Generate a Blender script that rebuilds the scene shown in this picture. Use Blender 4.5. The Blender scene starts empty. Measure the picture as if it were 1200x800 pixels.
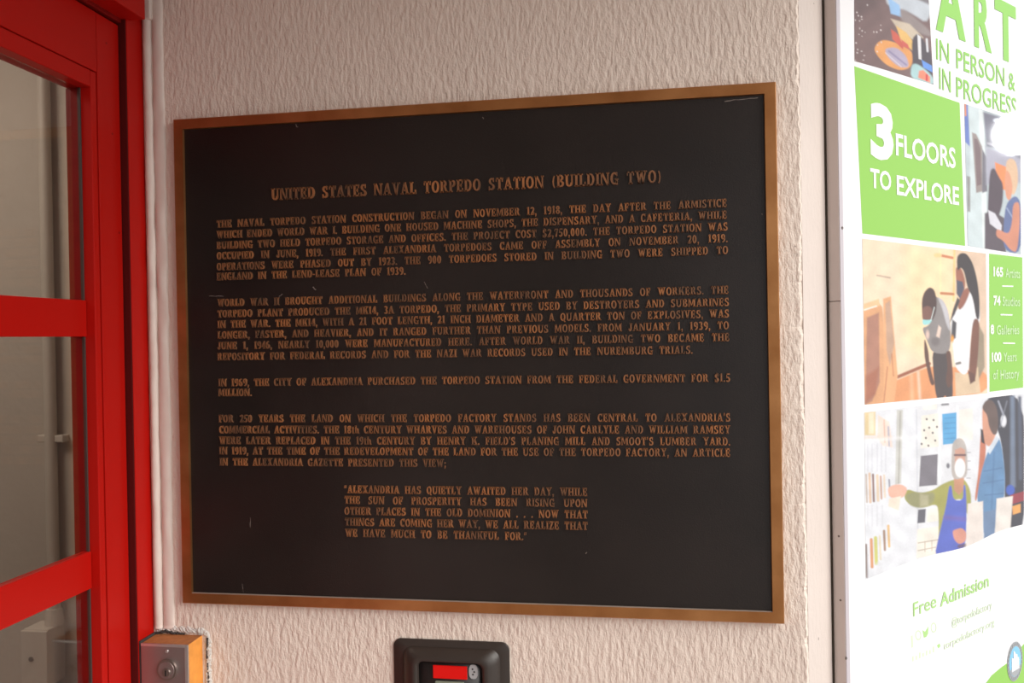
import bpy, bmesh, math, random
import numpy as np
from mathutils import Vector, Matrix

random.seed(7)
rng = np.random.default_rng(7)
C = bpy.context.scene.collection
SC = bpy.context.scene
Z0 = 1.15                     # height of the plaque's lower edge above the paving

# ------------------------------------------------------------------ camera
F_PX, YAW, PITCH, ROLL = 951.2175, 0.1523, -0.0049, -0.0176
CAM = np.array([0.7196, -1.191, 0.4122 + Z0])


def cam_axes():
    cy, sy, cp, sp = math.cos(YAW), math.sin(YAW), math.cos(PITCH), math.sin(PITCH)
    fwd = np.array([-sy * cp, cy * cp, sp])
    right = np.array([cy, sy, 0.0])
    up = np.cross(right, fwd)
    cr, sr = math.cos(ROLL), math.sin(ROLL)
    return right * cr + up * sr, -right * sr + up * cr, fwd


R_, U_, W_ = cam_axes()
cd = bpy.data.cameras.new('camera')
cd.sensor_width = 36.0
cd.lens = F_PX * 36.0 / 1200.0
cd.clip_start = 0.02
cd.dof.use_dof = True
cd.dof.focus_distance = 1.24
cd.dof.aperture_fstop = 5.6
camo = bpy.data.objects.new('camera', cd)
C.objects.link(camo)
M_ = Matrix.Identity(4)
for i in range(3):
    M_[i][0], M_[i][1], M_[i][2], M_[i][3] = R_[i], U_[i], -W_[i], CAM[i]
camo.matrix_world = M_
SC.camera = camo

# ------------------------------------------------------------------ sky, sun, exposure
SC.view_settings.view_transform = 'Standard'
SC.view_settings.look = 'None'
SC.view_settings.gamma = 1.0
SC.view_settings.use_curve_mapping = False
SC.view_settings.exposure = 0.82
world = bpy.data.worlds.new('overcast_sky')
SC.world = world
world.use_nodes = True
wn, wl = world.node_tree.nodes, world.node_tree.links
wn.clear()
wo = wn.new('ShaderNodeOutputWorld')
wb = wn.new('ShaderNodeBackground')
wb.inputs['Color'].default_value = (0.98, 0.98, 1.0, 1)
wb.inputs['Strength'].default_value = 0.42
wl.new(wb.outputs[0], wo.inputs[0])
sd = bpy.data.lights.new('sun', 'SUN')
sd.energy = 1.75
sd.angle = math.radians(40)
sd.color = (1.0, 0.96, 0.9)
sun = bpy.data.objects.new('sun', sd)
C.objects.link(sun)
sun.rotation_euler = Vector((-0.79, 0.385, -0.43)).to_track_quat('-Z', 'Y').to_euler()

# unseen area light added to brighten the room behind the glass door
ld = bpy.data.lights.new('room_fill_light', 'AREA')
ld.shape = 'RECTANGLE'
ld.size, ld.size_y = 0.6, 0.6
ld.energy = 7
ld.color = (1.0, 0.86, 0.74)
lamp = bpy.data.objects.new('room_fill_light', ld)
C.objects.link(lamp)
lamp.location = (-0.95, -0.35, Z0 + 1.30)  # unseen fill light added behind the glass door


# white globe lamp standing off to the right of the angled wall, mirrored in the poster's gloss
gl = bpy.data.lights.new('globe_lamp_light', 'POINT')
gl.energy = 9
gl.shadow_soft_size = 0.085
globe = bpy.data.objects.new('globe_lamp_light', gl)
C.objects.link(globe)
globe.location = (3.262, 1.262, 2.338)


# ------------------------------------------------------------------ measuring helpers
def at(px, py, n, d):
    """photograph pixel -> point on the plane n.x = d (heights above paving)"""
    q = np.array([(px - 600) / F_PX, (py - 400) / F_PX])
    dr = W_ + q[0] * R_ - q[1] * U_
    n = np.array(n, float)
    t = (d - CAM @ n) / (dr @ n)
    return CAM + dr * t


YW = 0.012                    # stucco face of the plaque wall; plaque front is y = 0
CX = 0.951                    # where the plaque wall turns 45 degrees
DX = -0.0571                  # face of the red door frame
Q = math.sqrt(0.5)
UV_, NV_ = np.array([Q, Q, 0.0]), np.array([Q, -Q, 0.0])
P0 = np.array([CX, YW, 0.0])


def poster(px, py, off=0.018):
    p = at(px, py, NV_, NV_ @ P0 + off)
    return float((p - P0) @ UV_), float(p[2])


def pw(s, off, z):
    return P0 + UV_ * s + NV_ * off + np.array([0, 0, z])


# ------------------------------------------------------------------ object helpers
ORG = {}


def empty(name, loc, label=None, cat=None, group=None, kind=None, parent=None):
    o = bpy.data.objects.new(name, None)
    C.objects.link(o)
    loc = np.array(loc, float)
    ORG[o.name] = loc
    if parent is not None:
        o.parent = parent
        o.location = loc - ORG[parent.name]
    else:
        o.location = loc
    tag(o, label, cat, group, kind)
    return o


def tag(o, label=None, cat=None, group=None, kind=None):
    if label: o['label'] = label
    if cat: o['category'] = cat
    if group: o['group'] = group
    if kind: o['kind'] = kind
    return o


def mesh_obj(name, verts, faces, mat, parent=None, loc=None, smooth=False, **kw):
    """verts are world points (y up to here); the object gets its origin at its own centre"""
    v = np.asarray(verts, float).reshape(-1, 3)
    if loc is None:
        loc = (v.min(0) + v.max(0)) / 2
    loc = np.array(loc, float)
    me = bpy.data.meshes.new(name)
    me.from_pydata((v - loc).tolist(), [], [list(f) for f in faces])
    me.update()
    if mat: me.materials.append(mat)
    if smooth:
        me.polygons.foreach_set('use_smooth', [True] * len(me.polygons))
    o = bpy.data.objects.new(name, me)
    C.objects.link(o)
    ORG[o.name] = loc
    if parent is not None:
        o.parent = parent
        o.location = loc - ORG[parent.name]
    else:
        o.location = loc
    tag(o, **kw)
    return o


def from_bm(name, bm, mat, parent=None, smooth=False, **kw):
    bm.verts.ensure_lookup_table()
    for i, v in enumerate(bm.verts): v.index = i
    vs = [tuple(v.co) for v in bm.verts]
    fs = [[v.index for v in f.verts] for f in bm.faces]
    bm.free()
    return mesh_obj(name, vs, fs, mat, parent, smooth=smooth, **kw)


class MB:
    def __init__(s): s.v = []; s.f = []
    def add(s, v, f):
        b = len(s.v)
        s.v += [tuple(map(float, p)) for p in v]
        s.f += [tuple(i + b for i in q) for q in f]
    def box(s, a, b, bev=0.0, frame=None):
        """axis box from a to b; frame maps (x,y,z) -> world"""
        bm = bmesh.new()
        bmesh.ops.create_cube(bm, size=1)
        a, b = np.minimum(a, b), np.maximum(a, b)
        for v in bm.verts:
            v.co = Vector([(a[i] + b[i]) / 2 + v.co[i] * (b[i] - a[i]) for i in range(3)])
        if bev > 0:
            bmesh.ops.bevel(bm, geom=bm.edges[:], offset=bev, segments=2, affect='EDGES', profile=0.5)
        bm.verts.ensure_lookup_table()
        for i, v in enumerate(bm.verts): v.index = i
        vs = [np.array(v.co) for v in bm.verts]
        if frame: vs = [frame(*v) for v in vs]
        s.add(vs, [[v.index for v in f.verts] for f in bm.faces])
        bm.free()
        return s
    def cyl(s, c0, c1, r0, r1=None, n=24, caps=True, rings=None):
        c0, c1 = np.array(c0, float), np.array(c1, float)
        r1 = r0 if r1 is None else r1
        d = (c1 - c0) / np.linalg.norm(c1 - c0)
        a = np.cross(d, [0, 0, 1] if abs(d[2]) < .9 else [1, 0, 0]); a /= np.linalg.norm(a)
        b = np.cross(d, a)
        v = []
        for c, r in ((c0, r0), (c1, r1)):
            v += [c + r * (math.cos(2 * math.pi * i / n) * a + math.sin(2 * math.pi * i / n) * b) for i in range(n)]
        f = [(i, (i + 1) % n, n + (i + 1) % n, n + i) for i in range(n)]
        if caps: f += [tuple(range(n))[::-1], tuple(range(n, 2 * n))]
        s.add(v, f)
        return s
    def build(s, name, mat, parent=None, **kw):
        return mesh_obj(name, s.v, s.f, mat, parent, **kw)


def box(name, a, b, mat, parent=None, bev=0.0, frame=None, **kw):
    return MB().box(a, b, bev, frame).build(name, mat, parent, **kw)


PF = lambda s, off, z: pw(s, off, z)      # poster-plane frame for boxes


# ------------------------------------------------------------------ materials
def nodes(name):
    m = bpy.data.materials.new(name)
    m.use_nodes = True
    nt = m.node_tree
    return m, nt, nt.nodes['Principled BSDF']


def simple(name, col, rough=0.5, metal=0.0, coat=0.0, coat_rough=0.1, bump=0.0, bscale=200, vary=0.0, vscale=8, spec=0.5):
    m, nt, b = nodes(name)
    b.inputs['Base Color'].default_value = (*col, 1)
    b.inputs['Roughness'].default_value = rough
    b.inputs['Metallic'].default_value = metal
    b.inputs['Coat Weight'].default_value = coat
    b.inputs['Coat Roughness'].default_value = coat_rough
    b.inputs['Specular IOR Level'].default_value = spec
    tc = nt.nodes.new('ShaderNodeTexCoord')
    if vary > 0:
        n = nt.nodes.new('ShaderNodeTexNoise')
        n.inputs['Scale'].default_value = vscale
        n.inputs['Detail'].default_value = 6
        nt.links.new(tc.outputs['Object'], n.inputs['Vector'])
        mx = nt.nodes.new('ShaderNodeMix'); mx.data_type = 'RGBA'
        mx.inputs[6].default_value = (*[c * (1 - vary) for c in col], 1)
        mx.inputs[7].default_value = (*[min(1, c * (1 + vary)) for c in col], 1)
        nt.links.new(n.outputs['Fac'], mx.inputs[0])
        nt.links.new(mx.outputs[2], b.inputs['Base Color'])
    if bump > 0:
        n = nt.nodes.new('ShaderNodeTexNoise')
        n.inputs['Scale'].default_value = bscale
        n.inputs['Detail'].default_value = 4
        nt.links.new(tc.outputs['Object'], n.inputs['Vector'])
        bp = nt.nodes.new('ShaderNodeBump')
        bp.inputs['Strength'].default_value = 1.0
        bp.inputs['Distance'].default_value = bump
        nt.links.new(n.outputs['Fac'], bp.inputs['Height'])
        nt.links.new(bp.outputs['Normal'], b.inputs['Normal'])
    return m


def stucco(name, col, amp=0.0011, streak=0.38, specks=True, fine=0.5):
    """painted, vertically combed stucco with dark pinholes"""
    m, nt, b = nodes(name)
    N, Lk = nt.nodes, nt.links
    b.inputs['Roughness'].default_value = 0.75
    b.inputs['Specular IOR Level'].default_value = 0.35
    g = N.new('ShaderNodeNewGeometry')
    mp = N.new('ShaderNodeMapping'); mp.inputs['Scale'].default_value = (1, 1, streak)
    Lk.new(g.outputs['Position'], mp.inputs['Vector'])
    def noise(scale, detail, vec, rough=0.55):
        n = N.new('ShaderNodeTexNoise')
        n.inputs['Scale'].default_value = scale; n.inputs['Detail'].default_value = detail
        n.inputs['Roughness'].default_value = rough
        Lk.new(vec, n.inputs['Vector']); return n.outputs['Fac']
    def math_(op, a, b_):
        n = N.new('ShaderNodeMath'); n.operation = op
        for i, x in enumerate((a, b_)):
            if isinstance(x, (int, float)): n.inputs[i].default_value = x
            else: Lk.new(x, n.inputs[i])
        return n.outputs[0]
    a = noise(150, 3, mp.outputs[0])
    c = noise(420, 2, g.outputs['Position'])
    big = noise(22, 2, mp.outputs[0])
    ramp = N.new('ShaderNodeValToRGB')          # lumps with flattened tops
    ramp.color_ramp.elements[0].position = 0.36; ramp.color_ramp.elements[1].position = 0.66
    Lk.new(a, ramp.inputs['Fac'])
    h = math_('ADD', ramp.outputs['Color'], math_('MULTIPLY', c, fine))
    h = math_('ADD', h, math_('MULTIPLY', big, 1.2))
    bp = N.new('ShaderNodeBump'); bp.inputs['Distance'].default_value = amp; bp.inputs['Strength'].default_value = 1
    Lk.new(h, bp.inputs['Height']); Lk.new(bp.outputs['Normal'], b.inputs['Normal'])
    # colour: faint mottling, rare dark pinholes
    v = noise(9, 5, g.outputs['Position'])
    mx = N.new('ShaderNodeMix'); mx.data_type = 'RGBA'
    mx.inputs[6].default_value = (*[x * .93 for x in col], 1); mx.inputs[7].default_value = (*[min(1, x * 1.06) for x in col], 1)
    Lk.new(v, mx.inputs[0])
    out = mx.outputs[2]
    if specks:
        vo = N.new('ShaderNodeTexVoronoi'); vo.inputs['Scale'].default_value = 55
        Lk.new(mp.outputs[0], vo.inputs['Vector'])
        sp = math_('LESS_THAN', vo.outputs['Distance'], 0.055)
        gate = math_('GREATER_THAN', noise(14, 3, g.outputs['Position']), 0.60)
        sp = math_('MULTIPLY', sp, gate)
        m2 = N.new('ShaderNodeMix'); m2.data_type = 'RGBA'
        m2.inputs[7].default_value = (.16, .12, .1, 1)
        Lk.new(math_('MULTIPLY', sp, .8), m2.inputs[0]); Lk.new(out, m2.inputs[6])
        out = m2.outputs[2]
    Lk.new(out, b.inputs['Base Color'])
    return m


M = {}
M['stucco'] = stucco('beige_stucco', (0.80, 0.695, 0.615))
M['smooth'] = stucco('beige_smooth_paint', (0.68, 0.60, 0.555), amp=0.00025, specks=True, fine=.8)
M['caulk'] = simple('painted_caulk', (0.76, 0.66, 0.60), .55, bump=.0008, bscale=60, vary=.06, vscale=30)
M['red'] = simple('red_gloss_paint', (0.46, 0.0065, 0.0035), .42, spec=.16, coat=.06, coat_rough=.25, bump=.00012, bscale=90, vary=.05, vscale=5)
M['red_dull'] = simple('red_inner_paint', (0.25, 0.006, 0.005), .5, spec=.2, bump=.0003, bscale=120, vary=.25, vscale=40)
M['strip'] = simple('dark_maroon_reveal_shade', (0.085, 0.004, 0.004), .6, spec=.2)  # shaded jamb reveal, its darkness put into the colour
M['gasket'] = simple('brown_gasket', (0.06, 0.035, 0.03), .6)
M['interior'] = simple('interior_wall_paint', (0.50, 0.44, 0.385), .7, bump=.0012, bscale=45, vary=.04, vscale=6)
M['conduit'] = simple('painted_conduit', (0.55, 0.49, 0.43), .5, bump=.0002, bscale=80)
M['paving'] = simple('grey_paving', (0.50, 0.47, 0.44), .85, bump=.002, bscale=40, vary=.1, vscale=5)
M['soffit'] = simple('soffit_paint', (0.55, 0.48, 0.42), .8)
M['ochre'] = simple('orange_box_paint', (0.78, 0.31, 0.055), .6, bump=.0004, bscale=160, vary=.28, vscale=60)
M['ochre_shaded'] = simple('shaded_dirty_orange', (0.42, 0.165, 0.05), .75, bump=.0004, bscale=160, vary=.4, vscale=90)  # dirty orange, darkened for the shade on the box top
M['steel'] = simple('brushed_steel', (0.42, 0.36, 0.355), .38, metal=.85, bump=.00004, bscale=500, vary=.06, vscale=30)
M['steel_edge'] = simple('bright_steel_edge', (0.72, 0.69, 0.68), .3, metal=.8)
M['cyl'] = simple('lock_metal', (0.36, 0.31, 0.28), .32, metal=.9)
M['dark'] = simple('keyhole_black', (0.006, 0.006, 0.006), .7)
M['gap'] = simple('dark_brown_gap_shade', (0.035, 0.025, 0.015), .8)  # shadow colour for the gap beside the poster frame
M['grime'] = simple('black_sealant', (0.045, 0.04, 0.038), .8, bump=.001, bscale=150, vary=.4, vscale=90)
M['chip'] = simple('chipped_plaster', (0.62, 0.60, 0.57), .9, bump=.002, bscale=220, vary=.15, vscale=90)
M['reader'] = simple('dark_brown_plastic', (0.032, 0.024, 0.020), .42, bump=.00012, bscale=300, vary=.12, vscale=40)
M['panel_black'] = simple('black_reader_panel', (0.012, 0.009, 0.009), .3)
M['redlens'] = simple('red_indicator_lens', (0.62, 0.004, 0.003), .3, spec=.2)
_b = M['redlens'].node_tree.nodes['Principled BSDF']
_b.inputs['Emission Color'].default_value = (1, .01, .005, 1); _b.inputs['Emission Strength'].default_value = .08
M['badge'] = simple('grey_badge', (0.42, 0.44, 0.46), .4)
M['slot'] = simple('slot_green_edge', (0.22, 0.26, 0.2), .4)
M['frame_alu'] = simple('grey_aluminium', (0.70, 0.63, 0.60), .5, metal=.0, bump=.00008, bscale=60, vary=.04, vscale=12)
M['lip'] = simple('pale_lilac_frame_lip', (0.52, 0.48, 0.52), .5)
M['screw'] = simple('dark_screw', (0.18, 0.15, 0.14), .4, metal=.8)
GLOSSC = dict(rough=.7, coat=.4, coat_rough=.045, spec=.2)
M['white'] = simple('poster_white_print', (0.83, 0.83, 0.85), **GLOSSC)
M['green'] = simple('poster_green_print', (0.275, 0.56, 0.105), **GLOSSC)
M['green_type'] = simple('poster_green_lettering', (0.28, 0.58, 0.13), **GLOSSC)
M['pale_type'] = simple('poster_pale_green_lettering', (0.62, 0.76, 0.54), **GLOSSC)
M['mid_type'] = simple('poster_mid_green_lettering', (0.40, 0.66, 0.24), **GLOSSC)
M['faint_white'] = simple('poster_white_lettering', (0.88, 0.90, 0.86), **GLOSSC)
M['dim_white'] = simple('poster_soft_white_lettering', (0.56, 0.76, 0.44), **GLOSSC)
M['scratch'] = simple('pale_scratch', (0.25, 0.21, 0.19), .8)
M['board'] = simple('backing_board', (0.55, 0.52, 0.5), .8)


def print_mat():
    m, nt, b = nodes('photo_print_ink')
    a = nt.nodes.new('ShaderNodeAttribute'); a.attribute_name = 'ink'
    nt.links.new(a.outputs['Color'], b.inputs['Base Color'])
    b.inputs['Roughness'].default_value = .7
    b.inputs['Specular IOR Level'].default_value = .2
    b.inputs['Coat Weight'].default_value = .4
    b.inputs['Coat Roughness'].default_value = .045
    return m


M['ink'] = print_mat()


def bronze(name, ca, cb, rough, metal, streak=None, scale=30, bump=.0001, bscale=300):
    m, nt, b = nodes(name)
    N, Lk = nt.nodes, nt.links
    g = N.new('ShaderNodeNewGeometry')
    mp = N.new('ShaderNodeMapping')
    if streak: mp.inputs['Scale'].default_value = streak
    Lk.new(g.outputs['Position'], mp.inputs['Vector'])
    n = N.new('ShaderNodeTexNoise'); n.inputs['Scale'].default_value = scale; n.inputs['Detail'].default_value = 6
    Lk.new(mp.outputs[0], n.inputs['Vector'])
    rp = N.new('ShaderNodeValToRGB')
    rp.color_ramp.elements[0].position = .35; rp.color_ramp.elements[1].position = .68
    rp.color_ramp.elements[0].color = (*ca, 1); rp.color_ramp.elements[1].color = (*cb, 1)
    Lk.new(n.outputs['Fac'], rp.inputs[0]); Lk.new(rp.outputs[0], b.inputs['Base Color'])
    b.inputs['Roughness'].default_value = rough; b.inputs['Metallic'].default_value = metal
    n2 = N.new('ShaderNodeTexNoise'); n2.inputs['Scale'].default_value = bscale; n2.inputs['Detail'].default_value = 3
    Lk.new(g.outputs['Position'], n2.inputs['Vector'])
    bp = N.new('ShaderNodeBump'); bp.inputs['Distance'].default_value = bump
    Lk.new(n2.outputs['Fac'], bp.inputs['Height']); Lk.new(bp.outputs['Normal'], b.inputs['Normal'])
    return m


M['bronze'] = bronze('brushed_bronze', (0.37, 0.155, 0.052), (0.56, 0.27, 0.105), .38, .9, scale=12)
M['letter'] = bronze('worn_bronze_letters', (0.20, 0.105, 0.060), (0.50, 0.205, 0.078), .5, .45, scale=26)
M['edge_highlight'] = simple('pale_edge_highlight', (0.50, 0.42, 0.36), .4, metal=.5)  # pale colour standing in for light caught on the bevel
M['field'] = bronze('dark_patinated_field', (0.0075, 0.0045, 0.0037), (0.0135, 0.0088, 0.0075), .36, 0, scale=7, bump=.0002, bscale=500)

glass = bpy.data.materials.new('clear_door_glass'); glass.use_nodes = True
nt = glass.node_tree; nt.nodes.clear()
go = nt.nodes.new('ShaderNodeOutputMaterial'); gm = nt.nodes.new('ShaderNodeMixShader')
gt = nt.nodes.new('ShaderNodeBsdfTransparent'); gg = nt.nodes.new('ShaderNodeBsdfGlossy')
gt.inputs[0].default_value = (.92, .92, .9, 1); gg.inputs['Roughness'].default_value = .03
gf = nt.nodes.new('ShaderNodeFresnel'); gf.inputs[0].default_value = 1.5
gb = nt.nodes.new('ShaderNodeNewGeometry'); gi = nt.nodes.new('ShaderNodeMapRange')   # same index from both faces of the thin pane
gi.inputs[3].default_value = 1.5; gi.inputs[4].default_value = 1 / 1.5
nt.links.new(gb.outputs['Backfacing'], gi.inputs[0]); nt.links.new(gi.outputs[0], gf.inputs[0])
nt.links.new(gf.outputs[0], gm.inputs[0]); nt.links.new(gt.outputs[0], gm.inputs[1])
nt.links.new(gg.outputs[0], gm.inputs[2]); nt.links.new(gm.outputs[0], go.inputs[0])
M['glass'] = glass

# ------------------------------------------------------------------ the setting
FLOOR, TOP = 0.0, 3.6
SOF = Z0 + 1.22
box('floor', (-3.2, -6, -0.1), (4, 2.5, 0), M['paving'], kind='structure')


def wall_front():
    """plaque wall: one sheet with a ragged right arris, plus body behind it"""
    xs = list(np.linspace(-0.10, CX - 0.02, 12)) + list(np.linspace(CX - 0.017, CX, 8))
    zs = list(np.linspace(FLOOR, Z0 - 0.3, 6)) + list(np.arange(Z0 - 0.297, Z0 + 1.25, 0.003)) + list(np.linspace(Z0 + 1.26, TOP, 8))
    nz = len(zs)
    jag = np.convolve(rng.normal(0, 1, nz + 8), np.ones(4) / 4, 'same')[4:-4] * .0022 + np.convolve(rng.normal(0, 1, nz + 60), np.ones(40) / 40, 'same')[30:-30] * .006
    v, f = [], []
    for j, z in enumerate(zs):
        for i, x in enumerate(xs):
            w = max(0, (x - (CX - .017)) / .017) if i >= 12 else 0
            v.append((x + jag[j] * w, YW + (abs(jag[j]) * .35 * w), z))
        v.append((CX + .0062, YW + .0075, z))
        v.append((CX + .14, YW + .16, z))
        v.append((-0.10, YW + .16, z))
    n = len(xs) + 3
    for j in range(nz - 1):
        for i in range(n):
            k = (i + 1) % n
            f.append((j * n + i, j * n + k, (j + 1) * n + k, (j + 1) * n + i))
    return v, f


v_, f_ = wall_front()
mesh_obj('wall_front', v_, f_, M['stucco'], kind='structure')
box('wall_angled', (0.006, -0.22, FLOOR), (1.6, 0, TOP), M['smooth'], frame=PF, kind='structure')
# door side of the recess: masonry beyond the door, over it, and the soffit
HEADZ = Z0 + 0.918
box('wall_left', (DX - .16, -3.2, FLOOR), (DX, -1.06, TOP), M['smooth'], kind='structure')
box('wall_over_door', (DX - .16, -1.06, HEADZ + .12), (DX, YW, TOP), M['smooth'], kind='structure')
box('ceiling', (DX - .2, -2.6, SOF), (1.50, YW, SOF + .15), M['soffit'], kind='structure')
box('wall_light_blocker', (DX - .16, -2.8, FLOOR), (1.0, -2.6, TOP), M['soffit'], kind='structure')  # unseen wall added to block sky so light comes from the right
# room behind the glass
box('wall_back', (-3.0, .45, FLOOR), (DX - .02, .6, Z0 + 1.6), M['interior'], kind='structure')
box('wall_partition', (DX - .06, YW + .1, FLOOR), (-0.02, .47, Z0 + 1.6), M['interior'], kind='structure')
box('wall_inner', (-3.1, -3.0, FLOOR), (-3.0, .6, Z0 + 1.6), M['interior'], kind='structure')
box('wall_far', (-3.0, -3.1, FLOOR), (DX - .16, -3.0, Z0 + 1.6), M['interior'], kind='structure')
box('ceiling_room', (-3.0, -3.0, Z0 + 1.5), (DX - .06, .45, Z0 + 1.6), M['interior'], kind='structure')


def bead(name, x, y, z0, z1, r, mat, seed, wob=.0012, flat=1.0, **kw):
    """hand-tooled sealant bead: half-round strip of uneven width"""
    rg = np.random.default_rng(seed)
    zs = np.arange(z0, z1 + .004, .006); nz = len(zs)
    w = np.convolve(rg.normal(0, 1, nz + 12), np.ones(7) / 7, 'same')[6:-6] * wob
    w2 = np.convolve(rg.normal(0, 1, nz + 12), np.ones(5) / 5, 'same')[6:-6] * wob
    v, f, n = [], [], 9
    for j, z in enumerate(zs):
        for i in range(n):
            a = math.pi * i / (n - 1)
            v.append((x - (r + w[j]) * math.cos(a), y - (r * flat + w2[j]) * math.sin(a), z))
        v.append((x + r, y + .004, z)); v.append((x - r, y + .004, z))
    n += 2
    for j in range(nz - 1):
        for i in range(n):
            k = (i + 1) % n
            f.append((j * n + i, j * n + k, (j + 1) * n + k, (j + 1) * n + i))
    f.append(tuple(range(n))); f.append(tuple((nz - 1) * n + i for i in range(n))[::-1])
    return mesh_obj(name, v, f, mat, smooth=True, **kw)


bead('trim_1', DX + .009, YW, Z0 - .045, SOF, .0072, M['caulk'], 3, flat=.9, kind='structure')
bead('trim_2', DX + .0265, YW, Z0 - .045, SOF, .0095, M['caulk'], 5, wob=.0016, flat=.45, kind='structure')
box('trim_3', (DX + .004, YW - .010, HEADZ + .012), (DX + .020, YW + .002, SOF), M['caulk'], bev=.002, kind='structure')

# ------------------------------------------------------------------ red glazed door
door = empty('door_1', (DX, -0.5, FLOOR), kind='structure')
LX = DX - .012                # face of the leaf
BX = DX - .052                # back of the leaf
GX = DX - .030                # glass
DEND = -1.04
fr = empty('door_frame', (DX, -.5, FLOOR), parent=door)
box('jamb', (DX - .10, -0.0294, FLOOR), (DX, YW + .004, HEADZ + .1), M['red'], fr, bev=.0008)
box('jamb', (DX - .10, DEND - .03, FLOOR), (DX, DEND - .004, HEADZ + .1), M['red'], fr, bev=.0008)
box('head_bar', (DX - .10, DEND - .03, HEADZ), (DX + .027, -0.0215, HEADZ + .14), M['red'], fr, bev=.001)
box('head_stop', (DX - .10, DEND, HEADZ - .006), (LX + .004, -.0294, HEADZ + .01), M['red_dull'], fr, bev=.001)
box('reveal_shade_strip', (LX - .004, -.0312, FLOOR), (DX - .0012, -.0290, HEADZ - .001), M['strip'], fr, bev=.0004)  # dark strip painting in the shade between jamb and leaf
leaf = empty('door_leaf', (LX, -.5, FLOOR), parent=door)
SY0, SY1 = -.0325, -.0842      # stile between these
GY = -.0985                    # edge of glazing opening after the bead
ZT = Z0 + .8185                # lower edge of top rail board
ZB = Z0 - .30
RT = HEADZ - .010
box('stile', (BX, SY1, .02), (LX, SY0, RT), M['red'], leaf, bev=.0009)
box('stile', (BX, DEND, .02), (LX, DEND + .05, RT), M['red'], leaf, bev=.0009)
box('top_rail', (BX, DEND + .051, ZT), (LX, SY1 - .0012, RT), M['red'], leaf, bev=.0009)
box('bottom_rail', (BX, DEND + .051, .02), (LX, SY1 - .0012, ZB), M['red'], leaf, bev=.0009)
# glazing beads round the opening (stand a hair below the stile face)
YL = DEND + .051
ZG = Z0 + .7925                # top of the visible glass opening at bead's inner edge
def bead_box(a, b):
    box('glazing_bead', a, b, M['red'], leaf, bev=.0012)
bead_box((BX, GY, ZB), (LX - .0012, SY1 - .0016, ZT - .001))
bead_box((BX, YL, ZG), (LX - .0012, GY - .0005, ZT - .001))
bead_box((BX, YL, ZB), (LX - .0012, YL + .014, ZG))
box('reveal', (BX - .001, GY - .0020, ZB), (GX - .004, GY, ZG), M['red_dull'], leaf, bev=.0005)
box('gasket', (GX - .004, GY - .0024, ZB), (GX + .0006, GY, ZG), M['gasket'], leaf, bev=.0005)
MX = DX - .0265               # face of the glazing bars
bars = [(Z0 + .4245, Z0 + .4782), (Z0 + .0520, Z0 + .1065)]
for z0, z1 in bars:
    box('glazing_bar', (GX - .012, YL, z0), (MX, GY - .0008, z1), M['red'], leaf, bev=.0012)
edges = [ZG, bars[0][1], bars[0][0], bars[1][1], bars[1][0], ZB]
for k in range(3):
    box('pane', (GX - .003, YL, edges[2 * k + 1] + .0008), (GX, GY - .0008, edges[2 * k] - .0008), M['glass'], leaf)
for z, y in ((Z0 + .735, -.052), (Z0 + .585, -.040), (Z0 + .87, -.062)):   # paint-filled screw dimples
    mb = MB().cyl((LX - .001, y, z), (LX + .0004, y, z), .0022, .0018, 12)
    mb.build('screw', M['red_dull'], leaf)

# ------------------------------------------------------------------ conduit and box on the room wall
cond = empty('conduit', (-.566, .45, FLOOR), 'thin painted conduit pipe climbing the beige wall behind the door glass', 'pipe')
MB().cyl((-.568, .432, Z0 - .20), (-.568, .432, Z0 + 1.5), .0125, n=20, caps=False).build('pipe', M['conduit'], cond, smooth=True)
box('strap', (-.600, .428, Z0 + .198), (-.536, .45, Z0 + .214), M['conduit'], cond, bev=.002)
MB().cyl((-.568, .432, Z0 - .206), (-.568, .432, Z0 - .17), .020, .016, 20).build('connector', M['conduit'], cond)
jb = empty('junction_box', (-.58, .45, Z0 - .35), 'square painted junction box at the foot of the conduit behind the glass', 'electrical box')
box('housing', (-.616, .395, Z0 - .33), (-.556, .45, Z0 - .205), M['conduit'], jb, bev=.003)
box('cover', (-.618, .389, Z0 - .332), (-.554, .396, Z0 - .207), M['conduit'], jb, bev=.002)
MB().cyl((-.592, .387, Z0 - .268), (-.592, .3895, Z0 - .268), .0055, n=14).build('screw', M['screw'], jb)
wire = MB()
wire.cyl((-.556, .41, Z0 - .235), (-.47, .41, Z0 - .238), .0022, n=8)
wire.build('wire', M['steel_edge'], jb)

# ------------------------------------------------------------------ bronze plaque
PW, PH = 0.920, 0.7666
BW = 0.0165
plaque = empty('memorial_plaque', (PW / 2, YW, Z0),
               'large dark bronze plaque of raised lettering with a bright bronze border on the beige wall', 'plaque')
box('back_plate', (.004, .006, Z0 + .004), (PW - .004, YW - .0003, Z0 + PH - .004), M['bronze'], plaque)
box('field', (BW - .004, .0045, Z0 + BW - .004), (PW - BW + .004, .0075, Z0 + PH - BW + .004), M['field'], plaque)


def ring_border():
    prof = [(0, YW - .0003), (0, .0012), (.0012, 0), (BW - .0005, 0), (BW, .0045)]   # (inset, y)
    v, f = [], []
    for d, y in prof:
        v += [(d, y, Z0 + d), (PW - d, y, Z0 + d), (PW - d, y, Z0 + PH - d), (d, y, Z0 + PH - d)]
    for k in range(len(prof) - 1):
        for i in range(4):
            j = (i + 1) % 4
            f.append((k * 4 + i, k * 4 + j, (k + 1) * 4 + j, (k + 1) * 4 + i))
    return v, f


v_, f_ = ring_border()
mesh_obj('border', v_, f_, M['bronze'], plaque)
box('inner_edge_highlight', (BW - .0004, .0008, Z0 + BW - .0012), (PW - BW + .0004, .0046, Z0 + BW + .0004), M['edge_highlight'], plaque, bev=.0003)  # highlight of the lower bevel painted as a paler strip

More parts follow.
